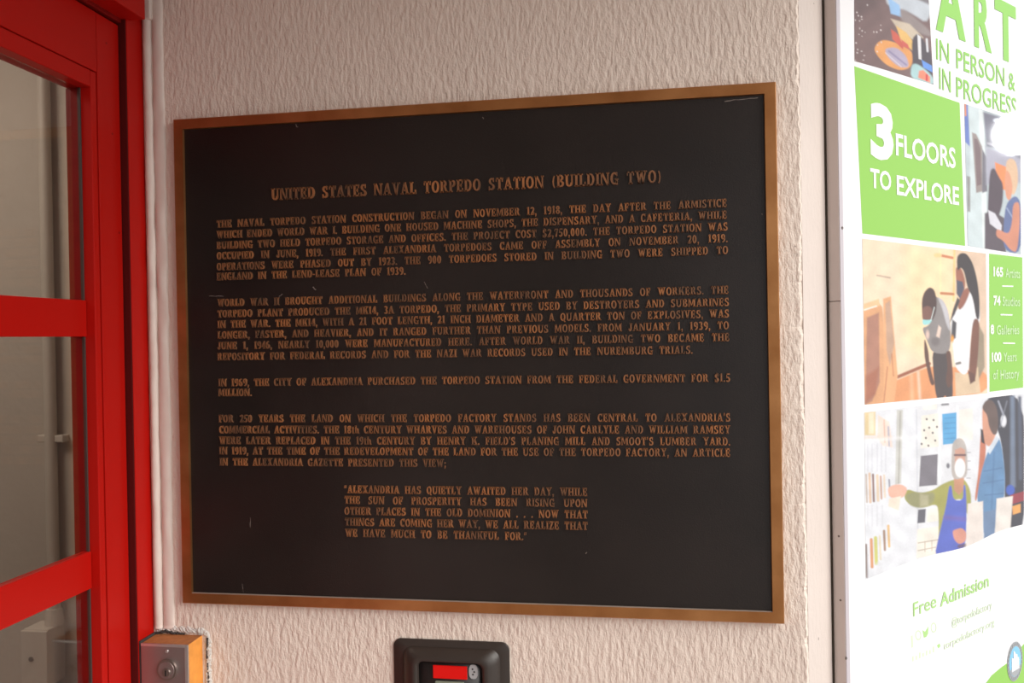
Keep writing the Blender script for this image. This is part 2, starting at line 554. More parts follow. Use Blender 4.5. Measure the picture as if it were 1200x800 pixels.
# ---- slab-serif capitals drawn from strokes (cap height 1)
T_, t_, SH, SE = .20, .125, .095, .065


def quad(*p): return [list(p)]
def rect(x0, y0, x1, y1): return [[(x0, y0), (x1, y0), (x1, y1), (x0, y1)]]
def stem(x, y0=0., y1=1., w=None, sb=True, st=True, l=True, r=True):
    w = w or T_
    out = rect(x, y0, x + w, y1)
    a, b = (SE if l else 0), (SE if r else 0)
    if sb: out += rect(x - a, y0, x + w + b, y0 + SH)
    if st: out += rect(x - a, y1 - SH, x + w + b, y1)
    return out
def diag(x0, y0, x1, y1, w): return [[(x0, y0), (x0 + w, y0), (x1 + w, y1), (x1, y1)]] if y1 > y0 else [[(x1, y1), (x1 + w, y1), (x0 + w, y0), (x0, y0)]]
def arc(cx, cy, rx, ry, a0, a1, T=None, t=None, n=None):
    T = T or T_; t = t or t_
    n = n or max(4, int(abs(a1 - a0) / 26))
    out = []
    for i in range(n):
        q = []
        for k in (i, i + 1):
            a = math.radians(a0 + (a1 - a0) * k / n)
            q.append(((cx + rx * math.cos(a), cy + ry * math.sin(a)), (cx + (rx - T) * math.cos(a), cy + (ry - t) * math.sin(a))))
        out.append([q[0][0], q[1][0], q[1][1], q[0][1]])
    return out
def foot(x, y, w): return rect(x, y, x + w, y + SH)


G = {}
G['A'] = (.80, diag(.06, 0, .33, 1, .12) + [[(.33, 1), (.50, 1), (.76, 0), (.55, 0)]] + rect(.2, .28, .6, .38) + foot(0, 0, .27) + foot(.48, 0, .34))
G['B'] = (.70, stem(.07, r=False) + arc(.34, .755, .30, .245, -90, 90) + arc(.35, .265, .34, .265, -90, 90) + rect(.2, 0, .36, t_) + rect(.2, .47, .36, .57) + rect(.2, 1 - t_, .36, 1))
G['C'] = (.68, arc(.37, .5, .36, .5, 45, 315) + rect(.55, .66, .64, 1) + rect(.55, 0, .62, .3))
G['D'] = (.74, stem(.07, r=False) + arc(.32, .5, .40, .5, -90, 90) + rect(.2, 0, .33, t_) + rect(.2, 1 - t_, .33, 1))
G['E'] = (.66, stem(.07, r=False) + rect(.2, 0, .62, t_) + rect(.2, 1 - t_, .60, 1) + rect(.2, .46, .44, .56) + rect(.53, 0, .62, .3) + rect(.51, .70, .60, 1) + rect(.40, .36, .48, .66))
G['F'] = (.62, stem(.07) + rect(.2, 1 - t_, .59, 1) + rect(.2, .44, .43, .54) + rect(.50, .68, .59, 1) + rect(.39, .34, .47, .64))
G['G'] = (.74, arc(.37, .5, .36, .5, 45, 330) + rect(.55, .68, .64, 1) + rect(.50, 0, .67, .46) + rect(.42, .40, .74, .48))
G['H'] = (.82, stem(.07) + stem(.56) + rect(.2, .45, .6, .55))
G['I'] = (.34, stem(.08))
G['J'] = (.50, stem(.24, .22, 1, sb=False) + arc(.21, .25, .215, .25, 180, 360) + rect(0, .2, .13, .34))
G['K'] = (.80, stem(.07) + [[(.22, .38), (.58, .94), (.72, .94), (.28, .30)]] + [[(.36, .52), (.52, .66), (.78, .04), (.56, .04)]] + foot(.48, .915, .30) + foot(.46, 0, .36))
G['L'] = (.62, stem(.07) + rect(.2, 0, .60, t_) + rect(.50, 0, .60, .34))
G['M'] = (.98, stem(.05, w=.11) + stem(.72) + [[(.06, 1), (.26, 1), (.50, .12), (.42, .12)]] + [[(.42, .12), (.50, .12), (.80, 1), (.66, 1)]])
G['N'] = (.84, stem(.06, w=.11) + stem(.65, w=.11, sb=False) + [[(.05, 1), (.26, 1), (.77, 0), (.60, 0)]])
G['O'] = (.76, arc(.38, .5, .37, .5, 0, 360))
G['P'] = (.66, stem(.07) + arc(.33, .71, .31, .29, -90, 90) + rect(.2, .42, .35, .52) + rect(.2, 1 - t_, .35, 1))
G['Q'] = (.76, arc(.38, .5, .37, .5, 0, 360) + [[(.36, .24), (.48, .30), (.74, -.12), (.58, -.12)]])
G['R'] = (.76, stem(.07) + arc(.33, .73, .30, .27, -90, 90) + rect(.2, .46, .35, .56) + rect(.2, 1 - t_, .35, 1) + [[(.34, .5), (.52, .5), (.72, 0), (.52, 0)]] + foot(.52, 0, .24))
G['S'] = (.60, arc(.30, .735, .27, .265, 40, 270, t=.12) + arc(.30, .265, .29, .265, -140, 90, t=.12) + rect(.43, .68, .52, 1) + rect(.03, 0, .12, .32))
G['T'] = (.70, stem(.255, st=False) + rect(.02, 1 - t_, .68, 1) + rect(.02, .68, .11, 1) + rect(.59, .68, .68, 1))
G['U'] = (.80, stem(.07, .3, 1, sb=False) + stem(.60, .3, 1, w=.11, sb=False) + arc(.39, .33, .32, .33, 180, 360))
G['V'] = (.78, [[(.08, 1), (.29, 1), (.47, 0), (.34, 0)]] + [[(.34, 0), (.47, 0), (.70, 1), (.59, 1)]] + foot(0, .915, .33) + foot(.50, .915, .28))
G['W'] = (1.06, [[(.07, 1), (.27, 1), (.42, 0), (.29, 0)]] + [[(.29, 0), (.42, 0), (.57, .95), (.48, .95)]] + [[(.44, 1), (.64, 1), (.77, 0), (.65, 0)]] + [[(.65, 0), (.77, 0), (.98, 1), (.88, 1)]] + foot(0, .915, .31) + foot(.40, .915, .26) + foot(.78, .915, .27))
G['X'] = (.78, [[(.08, 1), (.31, 1), (.72, 0), (.49, 0)]] + [[(.06, 0), (.19, 0), (.68, 1), (.56, 1)]] + foot(0, 0, .28) + foot(.44, 0, .34) + foot(0, .915, .34) + foot(.48, .915, .28))
G['Y'] = (.76, stem(.29, 0, .5, st=False) + [[(.06, 1), (.28, 1), (.46, .44), (.30, .44)]] + [[(.33, .44), (.46, .44), (.70, 1), (.58, 1)]] + foot(0, .915, .33) + foot(.49, .915, .27))
G['Z'] = (.66, rect(.05, 1 - t_, .62, 1) + rect(.03, 0, .64, t_) + [[(.03, .08), (.26, .08), (.62, .92), (.39, .92)]] + rect(.03, .68, .12, 1) + rect(.55, 0, .64, .32))
G['0'] = (.60, arc(.29, .5, .28, .5, 0, 360))
G['1'] = (.42, stem(.12, st=False) + rect(.03, .82, .2, .92))
G['2'] = (.58, arc(.28, .72, .27, .28, -20, 170) + [[(.03, .06), (.24, .06), (.54, .62), (.36, .62)]] + rect(.03, 0, .55, .13) + rect(.46, 0, .55, .3))
G['3'] = (.58, arc(.26, .745, .26, .255, -90, 150) + arc(.26, .265, .29, .265, -150, 90))
G['4'] = (.60, rect(.32, 0, .50, 1) + rect(.02, .24, .58, .35) + [[(.02, .3), (.12, .3), (.42, 1), (.32, 1)]] + foot(.24, 0, .34))
G['5'] = (.58, arc(.26, .31, .29, .31, -150, 110) + rect(.07, .45, .16, 1) + rect(.07, .87, .52, 1))
G['6'] = (.60, arc(.30, .31, .28, .31, 0, 360) + arc(.34, .5, .33, .5, 75, 190))
G['7'] = (.56, rect(.03, .87, .54, 1) + [[(.14, 0), (.34, 0), (.54, .9), (.40, .9)]] + rect(.03, .68, .12, 1))
G['8'] = (.60, arc(.30, .75, .26, .25, 0, 360) + arc(.30, .27, .29, .27, 0, 360))
G['9'] = (.60, arc(.30, .69, .28, .31, 0, 360) + arc(.26, .5, .33, .5, -105, 10))
G['.'] = (.24, arc(.11, .10, .10, .10, 0, 360, T=.099, t=.099, n=6))
G[','] = (.24, arc(.11, .10, .10, .10, 0, 360, T=.099, t=.099, n=6) + [[(.08, .02), (.20, .06), (.12, -.18), (.04, -.18)]])
G[';'] = (.24, G[','][1] + arc(.11, .52, .10, .10, 0, 360, T=.099, t=.099, n=6))
G["'"] = (.22, [[(.05, 1), (.18, 1), (.12, .68), (.06, .68)]])
G['-'] = (.38, rect(.04, .34, .34, .46))
G['('] = (.36, arc(.42, .45, .36, .62, 125, 235, T=.12, t=.08))
G[')'] = (.36, arc(-.06, .45, .36, .62, -55, 55, T=.12, t=.08))
G['$'] = (.60, G['S'][1] + rect(.26, -.1, .34, 1.1))
G['<'] = (.42, [[(.05, .98), (.15, .98), (.12, .66), (.02, .66)], [(.24, .98), (.34, .98), (.31, .66), (.21, .66)]])
G['>'] = (.42, [[(.10, 1), (.20, 1), (.13, .68), (.03, .68)], [(.29, 1), (.39, 1), (.32, .68), (.22, .68)]])
G['t'] = (.40, rect(.12, 0, .28, .85) + rect(.02, .58, .38, .68) + rect(.2, 0, .38, .10))
G['h'] = (.60, stem(.06, 0, 1, w=.15, r=False) + stem(.38, 0, .45, w=.15, st=False) + arc(.33, .45, .20, .22, 0, 110))
LS = .085                      # letter spacing


def glyph_mesh(ch, x, zb, h, wx, mb, y0=.0047, y1=.0016):
    """raised letter: each stroke a prism with drafted sides standing on the field"""
    for poly in G[ch][1]:
        P = [(x + px * wx, zb + py * h) for px, py in poly]
        n = len(P)
        c = np.mean(P, 0)
        g = h * .018
        v = []
        for (a, b_) in P:
            d = np.array([a, b_]) - c; d = d / (np.linalg.norm(d) + 1e-9)
            v.append((a + d[0] * g, y0, b_ + d[1] * g))
        v += [(a, y1, b_) for a, b_ in P]
        f = [tuple(range(n, 2 * n))] + [(i, (i + 1) % n, n + (i + 1) % n, n + i) for i in range(n)]
        mb.add(v, f)


def width(word, wx): return sum(G[c][0] + LS for c in word) * wx - LS * wx


def set_line(text, x0, x1, zb, h, wx, justify=True, letters=False):
    words = text.split(' ')
    nat = sum(width(w, wx) for w in words)
    gaps = len(words) - 1
    minsp = .36 * wx
    if justify and gaps:
        if nat + gaps * minsp > (x1 - x0):
            k = (x1 - x0) / (nat + gaps * minsp); wx *= k; nat *= k
        sp = (x1 - x0 - nat) / gaps
    else:
        sp = 0
    ln = empty('text_line', ((x0 + x1) / 2, .003, zb), parent=plaque)
    x = x0
    for w in words:
        mb = MB()
        for ch in w:
            glyph_mesh(ch, x, zb, h, wx, mb)
            if letters and ch not in '()':
                mb.build('letter', M['letter'], ln); mb = MB()
            elif letters:
                mb.build('bracket', M['letter'], ln); mb = MB()
            x += (G[ch][0] + LS) * wx
        x += sp - LS * wx
        if mb.v: mb.build('word', M['letter'], ln)
    return ln


def fy(px, py): return at(px, py, (0, 1, 0), 0.0)


WXB = .0104
# (text, left px, left centre y, right px, right centre y)
LINES = [
    ("THE NAVAL TORPEDO STATION CONSTRUCTION BEGAN ON NOVEMBER 12, 1918, THE DAY AFTER THE ARMISTICE", 253, 261.4, 852, 238),
    ("WHICH ENDED WORLD WAR I. BUILDING ONE HOUSED MACHINE SHOPS, THE DISPENSARY, AND A CAFETERIA, WHILE", 253, 274, 852, 251.8),
    ("BUILDING TWO HELD TORPEDO STORAGE AND OFFICES. THE PROJECT COST $2,750,000. THE TORPEDO STATION WAS", 253, 286.6, 853, 265.6),
    ("OCCUPIED IN JUNE, 1919. THE FIRST ALEXANDRIA TORPEDOES CAME OFF ASSEMBLY ON NOVEMBER 20, 1919.", 253, 298.6, 853, 279.7),
    ("OPERATIONS WERE PHASED OUT BY 1923. THE 900 TORPEDOES STORED IN BUILDING TWO WERE SHIPPED TO", 253, 311.5, 853.5, 293.5),
    ("ENGLAND IN THE LEND-LEASE PLAN OF 1939.", 253, 323.8, 474.5, 317),
    ("WORLD WAR II BROUGHT ADDITIONAL BUILDINGS ALONG THE WATERFRONT AND THOUSANDS OF WORKERS. THE", 254, 354.1, 854, 339.8),
    ("TORPEDO PLANT PRODUCED THE MK14, 3A TORPEDO, THE PRIMARY TYPE USED BY DESTROYERS AND SUBMARINES", 254, 366.4, 854.5, 354.8),
    ("IN THE WAR. THE MK14, WITH A 21 FOOT LENGTH, 21 INCH DIAMETER AND A QUARTER TON OF EXPLOSIVES, WAS", 254, 378.7, 854.5, 368.4),
    ("LONGER, FASTER, AND HEAVIER, AND IT RANGED FURTHER THAN PREVIOUS MODELS. FROM JANUARY 1, 1939, TO", 254, 391.5, 854.5, 382),
    ("JUNE 1, 1946, NEARLY 10,000 WERE MANUFACTURED HERE. AFTER WORLD WAR II, BUILDING TWO BECAME THE", 254, 404.5, 855, 395.4),
    ("REPOSITORY FOR FEDERAL RECORDS AND FOR THE NAZI WAR RECORDS USED IN THE NUREMBURG TRIALS.", 254, 416.5, 812, 411.2),
    ("IN 1969, THE CITY OF ALEXANDRIA PURCHASED THE TORPEDO STATION FROM THE FEDERAL GOVERNMENT FOR $1.5", 255, 447.2, 856, 443.8),
    ("MILLION.", 255, 460, 296, 459.6),
    ("FOR 250 YEARS THE LAND ON WHICH THE TORPEDO FACTORY STANDS HAS BEEN CENTRAL TO ALEXANDRIA'S", 255.5, 490, 856, 489.8),
    ("COMMERCIAL ACTIVITIES. THE 18th CENTURY WHARVES AND WAREHOUSES OF JOHN CARLYLE AND WILLIAM RAMSEY", 256, 503, 856, 504),
    ("WERE LATER REPLACED IN THE 19th CENTURY BY HENRY K. FIELD'S PLANING MILL AND SMOOT'S LUMBER YARD.", 256, 515.9, 856, 517.6),
    ("IN 1919, AT THE TIME OF THE REDEVELOPMENT OF THE LAND FOR THE USE OF THE TORPEDO FACTORY, AN ARTICLE", 256, 527.6, 856, 531.2),
    ("IN THE ALEXANDRIA GAZETTE PRESENTED THIS VIEW;", 256.5, 540.1, 522, 544),
    ("<ALEXANDRIA HAS QUIETLY AWAITED HER DAY, WHILE", 402.5, 573.5, 688, 576.8),
    ("THE SUN OF PROSPERITY HAS BEEN RISING UPON", 403, 586, 688, 589.8),
    ("OTHER PLACES IN THE OLD DOMINION . . . NOW THAT", 403, 599, 688.5, 603.1),
    ("THINGS ARE COMING HER WAY, WE ALL REALIZE THAT", 403.5, 611.6, 688.5, 616.7),
    ("WE HAVE MUCH TO BE THANKFUL FOR.>", 404, 624.4, 617, 629),
]
CAPH = .0119
a, b_ = fy(317, 226.5), fy(775, 207)
set_line("UNITED STATES NAVAL TORPEDO STATION (BUILDING TWO)", a[0], b_[0], (a[2] + b_[2]) / 2 - .0091,  .0182, .0158, letters=True)
for tx, xa, ya, xb, yb in LINES:
    a, b_ = fy(xa, ya), fy(xb, yb)
    set_line(tx, a[0], b_[0], (a[2] + b_[2]) / 2 - CAPH / 2, CAPH, WXB)

# small chalky scratches on the field
def scratch(p0, p1, w):
    a, b_ = at(*p0, (0, 1, 0), .0043), at(*p1, (0, 1, 0), .0043)
    d = (b_ - a) / np.linalg.norm(b_ - a); n = np.array([-d[2], 0, d[0]]) * w / 2
    mb = MB(); N = 5; v = []
    for i in range(N + 1):
        c = a + (b_ - a) * i / N + n * random.uniform(-.9, .9)
        k = random.uniform(.3, 1)
        v += [c + n * k, c - n * k]
    mb.add([(p[0], .0042, p[2]) for p in v], [(2 * i, 2 * i + 1, 2 * i + 3, 2 * i + 2) for i in range(N)])
    mb.build('scratch', M['scratch'], plaque)
for s_ in (((293.4, 606), (293.6, 618), .0011), ((284, 684), (285, 694), .0008), ((849, 118.5), (866, 116.5), .0016), ((866, 116.8), (888, 114.5), .0012),
           ((346, 145.5), (349, 149), .0018), ((565, 137.5), (567, 139), .0016), ((366.5, 336.5), (370.5, 339), .0022), ((245, 346.5), (262, 347), .0008),
           ((327, 347.5), (331, 344), .0014), ((497, 330), (501, 338), .0008), ((893, 250), (894, 251.5), .0016), ((686, 648), (688, 647), .0016)):
    scratch(*s_)

# ------------------------------------------------------------------ key switch box in the corner
kb = empty('key_switch_box', (-.013, YW, Z0 - .30), 'small orange painted box with steel key switch plate beside the red door', 'key switch')
KX0, KX1, KZ1, KZ0, KY = -.0525, .0262, Z0 - .0545, Z0 - .26, -.0285
box('body', (KX0, KY, KZ0), (KX1, YW + .001, KZ1), M['ochre'], kb, bev=.0015)
box('shaded_top', (KX0 + .0008, KY + .001, KZ1 - .0004), (KX1 - .0006, YW, KZ1 + .0002), M['ochre_shaded'], kb)  # soffit's shade on the dirty top painted as a browner sheet
box('face_plate', (KX0 - .0005, KY - .0022, KZ0 - .001), (KX1 + .0005, KY + .0005, KZ1 + .0005), M['steel'], kb, bev=.001)
box('plate_edge', (KX1 - .0052, KY - .0028, KZ0), (KX1 + .0004, KY - .0020, KZ1 + .0002), M['steel_edge'], kb, bev=.0004)
box('plate_edge', (KX0, KY - .0028, KZ1 - .0038), (KX1 - .0053, KY - .0020, KZ1 + .0002), M['steel_edge'], kb, bev=.0004)
kc = at(195.5, 784.5, (0, 1, 0), KY - .004)
ky = KY - .0022
lockc = MB().cyl((kc[0], ky + .001, kc[2]), (kc[0], ky - .0035, kc[2]), .0168, .0163, 40)
lockc = lockc.build('lock_collar', M['cyl'], kb)
MB().cyl((kc[0], ky - .0034, kc[2]), (kc[0], ky - .0046, kc[2]), .0133, .0130, 36).build('lock_face', M['steel'], kb)
MB().cyl((kc[0] + .001, ky - .0045, kc[2] - .003), (kc[0] + .001, ky - .0068, kc[2] - .003), .0068, .0062, 28).build('key_plug', M['cyl'], kb)
mb = MB(); mb.box((kc[0] - .0001, ky - .0072, kc[2] - .008), (kc[0] + .0017, ky - .0060, kc[2] + .001), 0); mb.build('keyhole', M['dark'], kb)
sc = at(194.8, 763.4, (0, 1, 0), KY - .004)
MB().cyl((sc[0], ky + .0005, sc[2]), (sc[0], ky - .0016, sc[2]), .0030, .0022, 16).build('screw', M['steel_edge'], kb)


def ragged(name, pts, thick, r, mat, seed, parent, plane_y=YW):
    """lumpy sealant along a polyline on the wall face"""
    rg = np.random.default_rng(seed)
    P = [np.array(p, float) for p in pts]
    samp = []
    for a, b_ in zip(P[:-1], P[1:]):
        n = max(2, int(np.linalg.norm(b_ - a) / .0022))
        samp += [a + (b_ - a) * i / n for i in range(n)]
    samp.append(P[-1])
    v, f, n = [], [], 7
    for i, c in enumerate(samp):
        d = samp[min(i + 1, len(samp) - 1)] - samp[max(i - 1, 0)]; d /= np.linalg.norm(d)
        s_ = np.cross(d, [0, 1, 0]); s_ /= np.linalg.norm(s_) + 1e-9
        rr = r * rg.uniform(.55, 1.35)
        for k in range(n):
            a = math.pi * k / (n - 1)
            v.append(c + s_ * rr * math.cos(a) + np.array([0, -1, 0]) * thick * rg.uniform(.5, 1.3) * math.sin(a))
    for i in range(len(samp) - 1):
        for k in range(n - 1):
            f.append((i * n + k, i * n + k + 1, (i + 1) * n + k + 1, (i + 1) * n + k))
    return mesh_obj(name, v, f, mat, parent)


ragged('chipped_plaster', [(KX0 + .002, YW, KZ1 + .007), (KX0 + .03, YW, KZ1 + .0085), (KX1 + .006, YW, KZ1 + .006), (KX1 + .0095, YW, KZ1 - .004), (KX1 + .0095, YW, KZ0)], .003, .0052, M['chip'], 11, kb)
ragged('sealant', [(KX0 + .001, YW - .003, KZ1 + .001), (KX0 + .016, YW - .002, KZ1 + .0052), (KX0 + .032, YW - .001, KZ1 + .0022), (KX0 + .05, YW, KZ1 + .001)], .0025, .0024, M['grime'], 12, kb)
ragged('sealant', [(KX1 + .010, YW - .0025, KZ1 - .002), (KX1 + .0085, YW - .002, KZ1 - .03), (KX1 + .0105, YW - .002, KZ1 - .06), (KX1 + .009, YW - .002, KZ0)], .0012, .0016, M['grime'], 13, kb)
mb = MB(); mb.box((KX0 - .0042, KY - .001, KZ0), (KX0 - .0006, YW, KZ1 + .003), .0008); mb.build('gap_filler', M['grime'], kb)

# ------------------------------------------------------------------ card reader
rd = empty('card_reader', (.433, YW, Z0 - .28), 'dark brown card reader with a red light on the wall below the plaque', 'card reader')
RXc, RW, RZT, RH = .4330, .0900, Z0 - .0458, .23


def rr_loop(inset, y, rad):
    x0, x1 = RXc - RW + inset * 1.13, RXc + RW - inset * 1.10
    z1, z0 = RZT - inset * .80, RZT - RH + inset
    rad = max(rad, .002)
    out = []
    for cx, cz, a0 in ((x1 - rad, z1 - rad, 0), (x0 + rad, z1 - rad, 90), (x0 + rad, z0 + rad, 180), (x1 - rad, z0 + rad, 270)):
        for k in range(7):
            a = math.radians(a0 + 15 * k)
            out.append((cx + rad * math.cos(a), y, cz + rad * math.sin(a)))
    return out


def loft(name, prof, mat, parent, cap=True):
    v, f = [], []
    n = 28
    for d, y, r in prof: v += rr_loop(d, y, r)
    for k in range(len(prof) - 1):
        for i in range(n):
            j = (i + 1) % n
            f.append((k * n + i, k * n + j, (k + 1) * n + j, (k + 1) * n + i))
    if cap: f.append(tuple((len(prof) - 1) * n + i for i in range(n)))
    return mesh_obj(name, v, f, mat, parent, smooth=True)


loft('back_plate', [(0, YW + .001, .012), (0, YW - .0022, .012), (.001, YW - .003, .0115), (.022, YW - .0032, .012), (.024, YW - .003, .012)], M['reader'], rd)
loft('housing', [(.0125, YW - .002, .016), (.0145, YW - .006, .017), (.019, YW - .0115, .018), (.0235, YW - .0145, .016), (.0265, YW - .0165, .0145), (.0295, YW - .0176, .013), (.033, YW - .0176, .011), (.0352, YW - .0165, .010), (.0365, YW - .0135, .009), (.037, YW - .009, .0085)], M['reader'], rd)
loft('panel', [(.0366, YW - .0085, .0085), (.0375, YW - .0105, .0075)], M['panel_black'], rd)


def ry(px, py, y=YW - .0115): return at(px, py, (0, 1, 0), y)


a, b_ = ry(507.5, 779), ry(547.5, 796)
box('indicator_light', (a[0], YW - .0125, b_[2]), (b_[0], YW - .0095, a[2]), M['redlens'], rd, bev=.0005)
a = ry(554.7, 786.8)
v_, f_ = [], []
for yy in (YW - .0095, YW - .0122):
    for k in range(24):
        an = 2 * math.pi * k / 24
        ex, ez = abs(math.cos(an)) ** .75 * math.copysign(1, math.cos(an)), abs(math.sin(an)) ** .75 * math.copysign(1, math.sin(an))
        v_.append((a[0] + .0068 * ex, yy, a[2] + .0108 * ez))
f_ = [(i, (i + 1) % 24, 24 + (i + 1) % 24, 24 + i) for i in range(24)] + [tuple(range(24, 48))]
mesh_obj('badge', v_, f_, M['badge'], rd)
for dx, dz in ((-.001, .004), (.0015, 0), (-.0005, -.004)):
    MB().cyl((a[0] + dx, YW - .0120, a[2] + dz), (a[0] + dx, YW - .0125, a[2] + dz), .0014, n=8).build('badge_mark', M['panel_black'], rd)
a, b_ = ry(510, 796.5), ry(544, 810)
box('slot_rim', (a[0], YW - .0145, b_[2] - .04), (b_[0], YW - .0095, a[2] - .001), M['slot'], rd, bev=.0015)
box('slot', (a[0] + .002, YW - .0150, b_[2] - .038), (b_[0] - .002, YW - .0125, a[2] - .003), M['dark'], rd, bev=.001)

# ------------------------------------------------------------------ framed poster on the angled wall
S0 = .0668
SE_ = poster(1226, 400, .02)[0]
ZP0, ZP1 = Z0 - .62, Z0 + 1.14
post = empty('framed_poster', P0 + UV_ * (S0 + SE_) / 2 + np.array([0, 0, ZP0]), 'tall white and green poster of photographs in a pale metal frame on the angled wall', 'poster')
box('backing_board', (S0 + .004, 0, ZP0 + .004), (SE_ - .004, .0165, ZP1 - .004), M['board'], post, frame=PF)
JZ = at(978, 353, NV_, NV_ @ P0 + .01)[2]
box('frame_rail', (S0, .001, JZ + .0004), (S0 + .0105, .0200, ZP1), M['frame_alu'], post, bev=.0012, frame=PF)
box('frame_rail', (S0, .001, ZP0), (S0 + .0105, .0200, JZ - .0004), M['frame_alu'], post, bev=.0012, frame=PF)
box('frame_rail', (SE_ - .0105, .001, ZP0), (SE_, .0200, ZP1), M['frame_alu'], post, bev=.0012, frame=PF)
box('frame_rail', (S0 + .011, .001, ZP1 - .0105), (SE_ - .011, .0200, ZP1), M['frame_alu'], post, bev=.0012, frame=PF)
box('frame_rail', (S0 + .011, .001, ZP0), (SE_ - .011, .0200, ZP0 + .0105), M['frame_alu'], post, bev=.0012, frame=PF)
box('shadow_gap_strip', (S0 - .0030, -.0005, ZP0), (S0 - .0002, .0018, ZP1), M['gap'], post, frame=PF)  # shadow in the gap behind the frame, drawn as a dark strip
box('frame_lip', (S0 + .0006, .0196, ZP0 + .001), (S0 + .0100, .0208, ZP1 - .001), M['lip'], post, bev=.0004, frame=PF)
box('frame_lip', (SE_ - .0100, .0196, ZP0 + .001), (SE_ - .0006, .0208, ZP1 - .001), M['lip'], post, bev=.0004, frame=PF)
sheet = box('poster_sheet', (S0 + .008, .0160, ZP0 + .008), (SE_ - .008, .0180, ZP1 - .008), M['white'], post, frame=PF)
for px, py in ((985.5, 267), (990, 771)):
    s_, z_ = poster(px + 1.5, py, .0208)
    MB().cyl(pw(s_, .0205, z_), pw(s_, .0216, z_), .0024, .0019, 14).build('screw', M['screw'], post)
for px, py in ((969, 655), (977, 628), (979, 703)):
    p = at(px + 6, py, UV_, UV_ @ (P0 + UV_ * S0))
    off = float((p - P0) @ NV_); MB().cyl(pw(S0 + .0005, off, p[2]), pw(S0 - .0005, off, p[2]), .0016, n=10).build('screw', M['screw'], post)


# ---- printed pictures: ink laid down point by point on the sheet
def lin(c):
    c = np.array(c, float) / 255.0
    return np.where(c <= .04045, c / 12.92, ((c + .055) / 1.055) ** 2.4)


def sd_poly(X, Y, pts):
    pts = np.array(pts, float); n = len(pts)
    d = np.full(X.shape, 1e9); inside = np.zeros(X.shape, bool)
    for i in range(n):
        a, b_ = pts[i], pts[(i + 1) % n]
        e = b_ - a; L2 = e @ e + 1e-12
        t = np.clip(((X - a[0]) * e[0] + (Y - a[1]) * e[1]) / L2, 0, 1)
        d = np.minimum(d, np.hypot(X - a[0] - t * e[0], Y - a[1] - t * e[1]))
        if a[1] != b_[1]:
            cond_ = ((a[1] > Y) != (b_[1] > Y)) & (X < (b_[0] - a[0]) * (Y - a[1]) / (b_[1] - a[1]) + a[0])
            inside ^= cond_
    return np.where(inside, -d, d)


def soften(pts):
    """round the corners of organic outlines"""
    if len(pts) < 6: return pts
    p = np.array(pts, float)
    for _ in range(2):
        q = np.roll(p, -1, 0)
        p = np.stack([.78 * p + .22 * q, .22 * p + .78 * q], 1).reshape(-1, 2)
    return p


